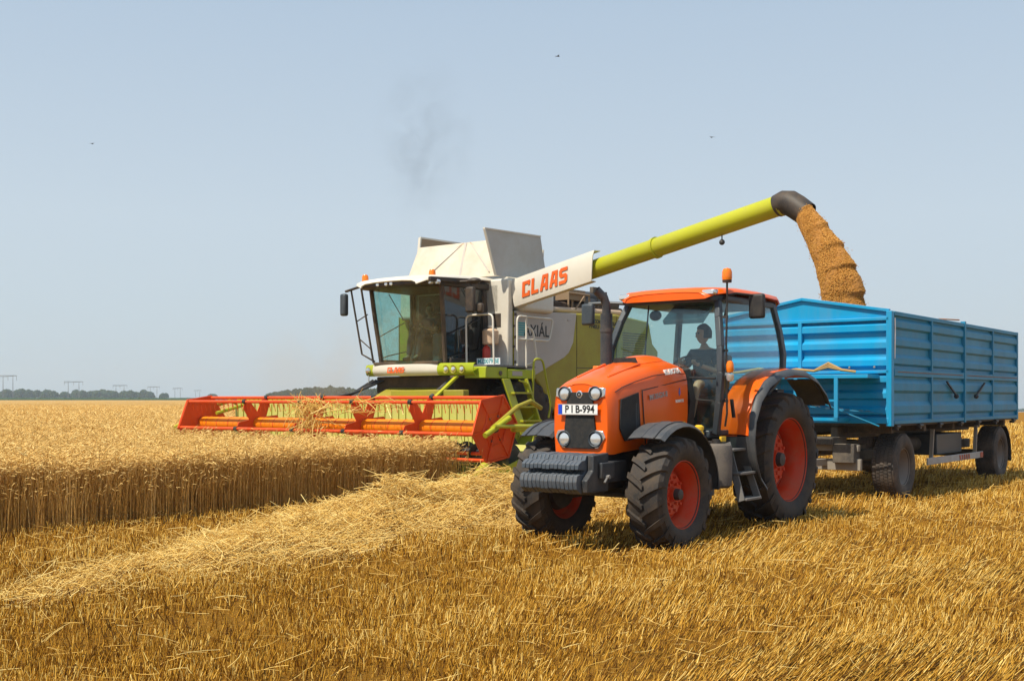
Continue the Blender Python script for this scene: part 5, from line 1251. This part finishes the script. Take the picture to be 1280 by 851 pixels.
    # ---- front fascia
    def fasc(y0,y1,mat,nm,n_=10,x0=-2.52):
        g=[]
        for z,dx in ((2.375,-.05),(2.36,0),(2.25,.03),(2.16,0),(2.13,-.06)):
            g.append([(x0+dx-.10*((y0+(y1-y0)*k/n_)/1.2)**2*(1 if abs(y0+(y1-y0)*k/n_)<1.3 else 1.0),y0+(y1-y0)*k/n_,z) for k in range(n_+1)])
        m_=MB(); m_.sheet(g,.02); return m_.build(nm,mat,t,ang=50)
    fa=fasc(-.98,.92,'cream','front_fascia')
    lg,wd=logo(fa,'redletter',(-2.462,-.45,2.185),(0,1,0),(0,0,1),.125,shear=.15,gap=.5)
    fg=fasc(.92,1.78,'claasgreen','light_panel')
    mb=MB()
    for y in (1.12,1.30,1.50):
        pass
    for y in (1.14,1.32,1.52):
        x_=-2.49-.10*(y/1.2)**2
        m_=MB(); m_.lathe([(.075,-.02),(.085,.012),(.06,.0),(0,-.01)],c=(x_,y,2.25),axis='x',n=20); a=m_.build('work_lamp_bezel','hull',fg)
        m_=MB(); m_.lathe([(0,.03),(.035,.025),(.05,.005)],c=(x_,y,2.25),axis='x',n=18); m_.build('lens','lens',a) if False else None
        m_=MB(); m_.lathe([(0,.03),(.035,.025),(.052,.005)],c=(x_,y,2.25),axis='x',n=18); m_.build('work_lamp','lens',fg)
    fe=fasc(-1.24,-.98,'claasgreen','end_lamp_housing',4)
    mb=MB(); mb.lathe([(0,.04),(.05,.03),(.07,0)],c=(-2.55,-1.12,2.25),axis='x',n=16); mb.tube([(-2.6,-1.15,2.15),(-2.6,-1.15,1.98)],.015,6); mb.build('end_lamp','chrome',fe)
    mb=MB(); mb.box(-3.60,-2.86,1.42,2.0,2.06,2.30); mb.box(-4.6,-3.6,1.50,2.02,2.06,2.26); pf=mb.build('platform','claasgreen',t,bevel=.015)
    mb=MB(); mb.box(-4.62,-2.9,1.1,2.0,2.30,2.34); mb.build('platform_deck','steelgrey',pf)
    mb=MB(); mb.lathe([(0,.03),(.05,.02),(.05,0)],c=(-3.35,2.003,2.17),axis='y',n=14); mb.build('platform_lamp','chassis',pf)
    mb=MB(); mb.box(-4.1,-3.75,2.02,2.028,2.12,2.22); mb.build('platform_label','greydecal',pf)
    # white front box of the body beside the cab
    mb=MB(); mb.box(-4.20,-4.02,1.0,1.70,2.34,4.25); bx=mb.build('front_body_panel','cream',t,bevel=.03)
    mb=MB(); mb.box(-4.02,-4.01,1.28,1.50,3.20,3.50); mb.build('panel_opening','combtrim',bx,bevel=.02)
    mb=MB(); mb.lathe([(0,0),(.15,0),(.18,.03),(.18,.30),(.14,.34),(.05,.36),(.05,.40),(0,.40)],c=(-3.75,1.42,2.80),axis='z',n=22); wc=mb.build('water_can','beige',t)
    mb=MB(); mb.tube([(-3.75,1.42,3.18),(-3.75,1.42,3.22)],.06,12); mb.build('can_lid','cream',wc)
    mb=MB(); mb.lathe([(0,0),(.085,0),(.09,.02),(.09,.28),(.06,.34),(.025,.36),(.025,.42),(0,.42)],c=(-3.66,1.38,2.42),axis='z',n=18); ex=mb.build('fire_extinguisher','redbottle',t)
    mb=MB(); mb.box(-3.46,-3.45,1.28,1.92,2.36,2.50); lp=mb.build('registration_plate','white',t); text('MZ0079 BE',.13,'teal',lp,(-3.447,1.60,2.43),(0,1,0),(0,0,1),bold=.002,sx=.95)
    # railings
    def rail(pts,mat='cream',r=.022,nm='hand_rail'):
        # round the corners a little
        P=[Vector(p) for p in pts]; out=[P[0]]
        for i in range(1,len(P)-1):
            a=(P[i-1]-P[i]).normalized()*min(.12,(P[i-1]-P[i]).length/2.2); b=(P[i+1]-P[i]).normalized()*min(.12,(P[i+1]-P[i]).length/2.2)
            for k in (0,.33,.66,1): out.append((P[i]+a)*(1-k)**2+P[i]*2*k*(1-k)+(P[i]+b)*k*k)
        out.append(P[-1]); m_=MB(); m_.tube(out,r,8); return m_.build(nm,mat,t,ang=60)
    rail([(-3.20,1.20,2.34),(-3.20,1.18,3.42),(-3.20,1.92,3.42),(-3.20,1.95,2.34)])
    rail([(-3.95,2.0,2.34),(-3.95,2.0,3.42),(-5.30,2.0,3.42),(-5.15,2.0,2.92),(-3.95,2.0,2.92)])
    rail([(-4.28,2.0,2.30),(-4.28,2.0,3.42)])
    rail([(-4.28,2.0,3.20),(-4.45,2.06,3.15),(-4.60,2.06,2.45),(-4.28,2.0,2.36)])
    # ladder below
    mb=MB(); mb.poly3([(-3.35,2.04,2.05),(-3.62,2.04,2.05),(-3.92,2.30,.85),(-3.70,2.30,.85)],.05); mb.beam((-4.15,2.06,2.05),(-4.40,2.34,.85),.05,.14,up=(0,1,0)); ld=mb.build('ladder','augergreen',t,bevel=.01)
    for k,z in enumerate((1.75,1.45,1.15,.88)): 
        q=(2.05-z)/1.2; mb=MB(); mb.box(-4.2-.25*q,-3.5-.28*q,2.0+.25*q,2.16+.25*q,z-.02,z+.02); mb.build('ladder_step','augergreen',ld)
    rail([(-3.85,2.12,2.02),(-4.18,2.14,1.95),(-4.35,2.2,1.3),(-3.85,2.2,1.05)],'augergreen',.02)
    rail([(-4.38,2.1,1.6),(-4.42,2.1,2.5),(-4.75,2.1,2.5),(-5.0,2.15,1.5),(-4.9,2.15,1.2)],'augergreen',.025)
    # ---- body side hull
    for s in (1,-1):
        y=s*1.72
        hp=[(-4.20,3.55),(-8.4,3.72),(-10.0,3.62),(-10.35,2.6),(-10.2,1.5),(-9.2,1.2),(-7.8,1.45),(-6.6,1.20),(-5.7,1.35),(-5.35,1.75),(-4.95,2.12),(-4.20,2.12)]
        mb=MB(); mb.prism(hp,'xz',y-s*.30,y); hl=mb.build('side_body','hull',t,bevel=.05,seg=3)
        wp_=[(-4.20,3.56),(-6.62,3.64),(-6.48,2.95),(-6.30,2.70),(-6.1,2.58),(-4.98,2.16),(-4.20,2.16)]
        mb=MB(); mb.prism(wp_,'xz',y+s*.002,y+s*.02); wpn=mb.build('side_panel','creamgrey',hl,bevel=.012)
        if s==1:
            text('AXIÁL',.36,'ink',wpn,(-5.02,y+.025,3.14),(-1,0,-.0),(0,0,1),bold=.004,sx=.92,spacing=1.05)
            mb=MB()
            for k in range(6): mb.box(-4.30-.0,-4.60,y+.0215,y+.026,3.02+.052*k,3.02+.052*k+.036)
            mb.build('side_emblem','teal',wpn)
            text('M MEZOGAZDASAG\nPNEU CENTER',.13,'ink',hl,(-7.75,y+.006,3.42),(-1,0,-.03),(0,0,1),bold=.003,sx=1.35)
            mb=MB()
            for z in (2.3,2.75,3.2): mb.box(-4.205,-4.195+.0,y-.02,y+.03,z,z+.05)
            for x in (-4.22,): 
                for z in (2.4,2.95,3.45): mb.box(x-.03,x+.03,y+.015,y+.04,z,z+.06)
            mb.build('panel_hinges','combtrim',hl)
    for s in (1,-1):
        y=s*1.722
        mb=MB(); mb.box(-6.66,-6.645,y,y+s*.004,1.35,3.60); mb.box(-8.42,-8.405,y,y+s*.004,1.5,3.66); mb.box(-10.0,-6.66,y,y+s*.004,2.35,2.365); mb.build('side_seam','combtrim',t)
        mb=MB()
        for k in range(12): mb.box(-9.8,-8.7,y,y+s*.012,2.60+k*.06,2.625+k*.06)
        mb.build('side_louvre','combtrim',t)
        mb=MB()
        for x in (-4.5,-5.5,-6.3): mb.box(x-.06,x+.06,y+s*.018,y+s*.032,3.44,3.47)
        mb.build('panel_clips','greydecal',t)
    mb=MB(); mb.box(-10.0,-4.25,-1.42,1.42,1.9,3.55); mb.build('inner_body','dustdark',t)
    mb=MB(); mb.prism([(-10.2,1.6),(-10.2,3.5),(-11.1,2.9),(-11.0,1.3)],'xz',-1.35,1.35); mb.build('straw_hood','hull',t,bevel=.04)
    # ---- grain tank and engine deck
    mb=MB(); mb.prism([(-4.02,3.45),(-4.02,4.22),(-4.30,4.36),(-5.75,4.36),(-5.75,3.5)],'xz',-1.55,1.50); tk=mb.build('grain_tank','cream',t,bevel=.10,seg=4)
    mb=MB(); mb.prism([(-4.35,3.56),(-4.35,4.15),(-5.0,4.22),(-5.5,4.05),(-5.5,3.56)],'xz',1.50,1.90); mb.build('auger_turret','cream',t,bevel=.08,seg=3)
    # tank extension flaps
    mb=MB(); mb.poly3([(-4.10,-1.38,4.34),(-4.10,1.45,4.34),(-4.42,1.30,5.20),(-4.46,-1.30,5.20)],.03); ff=mb.build('front_tank_flap','tarp',t)
    mb=MB(); mb.beam((-4.085,.25,4.34),(-4.41,.18,5.20),.05,.02); mb.tube([(-4.10,-.75,4.45),(-4.40,.05,5.15)],.012,5); mb.tube([(-4.10,1.1,4.45),(-4.40,.35,5.15)],.012,5); mb.build('flap_stiffener','creamgrey',ff)
    mb=MB(); mb.beam((-4.40,-.15,5.05),(-4.44,.10,5.19),.06,.03); mb.beam((-4.40,.55,5.05),(-4.44,.30,5.19),.06,.03); mb.build('flap_bracket','beige',ff)
    mb=MB(); mb.poly3([(-3.80,1.50,4.32),(-5.73,1.50,4.34),(-5.42,1.54,5.33),(-3.36,1.54,5.28)],.035); nf=mb.build('near_tank_flap','flapgrey',t)
    mb=MB(); mb.beam((-3.36,1.55,5.29),(-5.42,1.55,5.34),.05,.03); mb.beam((-3.80,1.52,4.32),(-3.36,1.56,5.28),.05,.03); mb.build('flap_edge','cream',nf)
    mb=MB(); mb.poly3(FARFLAP,.035); fl=mb.build('far_tank_flap','copper',t)
    mb=MB(); mb.beam(FARFLAP[0],FARFLAP[3],.07,.04); mb.beam(FARFLAP[3],FARFLAP[2],.05,.04); mb.build('flap_edge','cream',fl)
    mb=MB(); mb.poly3([(-5.7,-1.4,4.30),(-5.7,1.4,4.30),(-5.9,1.3,5.1),(-5.9,-1.3,5.1)],.03); mb.build('rear_tank_flap','tarp',t)
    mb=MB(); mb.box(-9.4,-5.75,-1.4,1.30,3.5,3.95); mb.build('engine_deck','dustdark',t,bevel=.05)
    mb=MB(); mb.tube([(-5.6,1.45,3.70),(-9.0,1.45,3.80)],.07,10); mb.build('deck_pipe','beige',t)
    mb=MB(); mb.tube([(-6.9,.9,4.10),(-8.8,.9,4.18)],.17,16); mb.tube([(-7.9,1.2,4.0),(-9.2,1.2,4.0)],.11,12); mb.build('air_filter','iron',t)
    mb=MB(); mb.box(-7.5,-6.8,1.0,1.4,4.0,4.25); mb.tube([(-6.7,1.45,3.75),(-6.7,1.45,4.15),(-7.6,1.45,4.15),(-7.6,1.45,3.8)],.025,6); mb.tube([(-6.9,1.5,3.75),(-7.3,1.5,4.1)],.02,6); mb.tube([(-7.0,1.35,3.8),(-7.0,1.35,4.3)],.03,6); mb.build('engine_parts','copper',t)
    mb=MB(); mb.tube([(-8.2,1.3,3.8),(-8.2,1.3,4.3),(-8.6,1.3,4.3),(-8.6,1.3,3.8)],.02,6); mb.box(-8.3,-8.0,1.2,1.3,4.25,4.40); mb.build('deck_rail','chassis',t)
    # ---- unloading auger: world points turned into this frame
    def loc(X,Y,Z):
        dx=X-CO[0];dy=Y-CO[1]; return Vector((dx*FW[0]+dy*FW[1],dx*LF[0]+dy*LF[1],Z))
    P0=loc(.305,25.38,3.957); E=loc(4.835,20.6,5.10); d=E-P0
    mb=MB(); mb.tube([P0-d*.0,P0+d*.55,E],.19,28); ag=mb.build('unloading_auger','augergreen',t,ang=50)
    mb=MB(); c=P0+d*.56; dn=d.normalized(); mb.tube([c-dn*.03,c+dn*.03],.215,28); mb.tube([E-dn*.03,E+dn*.01],.21,28)
    mb.each('auger_flange','augergreen',ag,ang=50)
    mb=MB(); hz=Vector((d.x,d.y,0)).normalized()
    a0=E; a0=E-hz*.10+Vector((0,0,-.02)); a1=E+hz*.04+Vector((0,0,.02)); a2=E+hz*.16+Vector((0,0,.0)); a3=E+hz*.30+Vector((0,0,-.09)); a4=E+hz*.50+Vector((0,0,-.24))
    mb.tube([a0,a1,a2,a3,a4],[.205,.22,.225,.222,.215],28,cap=False); mb.tube([a4,a3,a2,a1,a0],[.185,.19,.195,.2,.19],28,cap=False); mb.build('auger_spout','combtrim',ag,ang=60)
    mb=MB(); c=P0+d*.80+Vector((0,0,-.22)); mb.tube([c+Vector((0,0,.08)),c-Vector((0,0,.05))],.012,6); mb.sphere(tuple(c-Vector((0,0,.1))),.055,10,8); mb.build('auger_lamp','iron',ag)
    # cover with the maker's lettering: shallow trough on the camera side of the tube
    nrm=Vector((dn.y,-dn.x,0)).normalized(); 
    if nrm.x<0: nrm=-nrm
    up=nrm.cross(dn) if nrm.cross(dn).z>0 else dn.cross(nrm)
    g=[]
    for (s0,s1,v,o_) in ((-.02,.350,.31,.05),(-.02,.350,.305,.23),(-.022,.345,.20,.262),(-.022,.338,0,.268),(-.022,.330,-.20,.262),(-.022,.325,-.29,.25),(-.022,.325,-.30,.12)):
        g.append([P0+d*(s0+(s1-s0)*k/6)+up*v+nrm*o_ for k in range(7)])
    mb=MB(); mb.sheet(g,.02); cv=mb.build('auger_cover','cream',ag,ang=40)
    xd=dn; o0=P0+d*.022+nrm*.284+up*-.165
    logo(cv,'redletter',o0,xd,up,.33,shear=.22,gap=.85,t=.006)
    # bundled straw caught on the reel
    N=300; yy=np.concatenate([rng.normal(-.1,.26,200),rng.uniform(-.3,2.2,100)]); zz=np.concatenate([rng.uniform(.8,1.55,200),rng.uniform(1.35,1.62,100)]); xx=rng.normal(.20,.12,N); 
    D=np.stack([rng.normal(0,.5,N),rng.normal(0,.6,N),np.concatenate([rng.normal(.5,.5,200),rng.normal(0,.25,100)])],1); D/=np.linalg.norm(D,axis=1,keepdims=True)
    wx=CO[0]+FW[0]*xx+LF[0]*yy; wy=CO[1]+FW[1]*xx+LF[1]*yy
    o=strands(np.stack([wx,wy,zz],1),D,rng.uniform(.2,.6,N),rng.uniform(.004,.009,N),np.clip(rng.normal(.65,.2,N),0,1),'straw_tuft',M['straw']); o['kind']='stuff'; o['label']='tangle of pale wheat straw hanging over the turning reel'
    return t
build_combine()
# ------------------------------------------------------------ birds, smoke, dust
def bird(px,py,Y,lab,roll):
    X=far(px,Y); Z=H+(498-py)*Y/1440; t=thing('bird',(X,Y,Z),lab,'bird',rz=roll)
    mb=MB(); mb.tube([(-.09,0,0),(-.03,0,.01),(.05,0,.01),(.10,0,.015),(.12,0,.01)],[.006,.022,.026,.018,.004],8)
    for s in (1,-1): mb.poly3([(.03,s*.015,.01),(.05,s*.10,.05),(-.02,s*.24,.03),(-.02,s*.10,.035),(-.03,s*.015,.01)],.006)
    mb.poly3([(-.07,.01,0),(-.07,-.01,0),(-.17,-.03,0),(-.13,0,0),(-.17,.03,0)],.004); mb.build('body','ink',t)
bird(697,71,60,'tiny dark bird high in the sky above the unloading auger',.4)
bird(115,180,70,'tiny dark bird alone in the left part of the sky',1.2)
bird(890,172,62,'tiny dark bird above the auger spout',2.0)
def cloud(name,lab,c,r,dens,col,scale,parentless=True,aniso=.1):
    mb=MB(); mb.sphere((0,0,0),1,20,14,r); m=bpy.data.materials.new(name); m.use_nodes=True; n=m.node_tree; n.nodes.clear()
    o=n.nodes.new('ShaderNodeOutputMaterial'); v=n.nodes.new('ShaderNodeVolumePrincipled'); v.inputs['Color'].default_value=col; v.inputs['Anisotropy'].default_value=aniso
    tc=n.nodes.new('ShaderNodeTexCoord'); no=n.nodes.new('ShaderNodeTexNoise'); no.inputs['Scale'].default_value=scale; no.inputs['Detail'].default_value=4; no.inputs['Distortion'].default_value=.8; n.links.new(tc.outputs['Object'],no.inputs['Vector'])
    mp=n.nodes.new('ShaderNodeMapping'); mp.inputs['Scale'].default_value=tuple(1/x for x in r); n.links.new(tc.outputs['Object'],mp.inputs[0])
    ln=n.nodes.new('ShaderNodeVectorMath'); ln.operation='LENGTH'; n.links.new(mp.outputs[0],ln.inputs[0])
    fall=ramp(n,ln.outputs['Value'],[(0,G(1)),(.95,G(0))]); nr=ramp(n,no.outputs['Fac'],[(.42,G(0)),(.70,G(1))])
    x=mixrgb(n,1,fall,nr,'MULTIPLY'); y=mixrgb(n,1,x,G(dens) if dens<=1 else G(1),'MULTIPLY'); n.links.new(y,v.inputs['Density'])
    n.links.new(v.outputs[0],o.inputs['Volume']); M[name]=m; ob=mb.build(name,name); ob.location=c; ob['kind']='stuff'; ob['label']=lab; return ob
cloud('smoke','faint grey smoke drifting above the combine harvester',(-2.05,27.0,7.6),(1.35,1.0,2.4),.75,(.34,.42,.52,1),1.5)
cloud('dust','brown dust hanging beside the cab above the reel',(-4.6,28.6,2.3),(2.4,2.0,1.9),.32,(.80,.62,.42,1),.5)
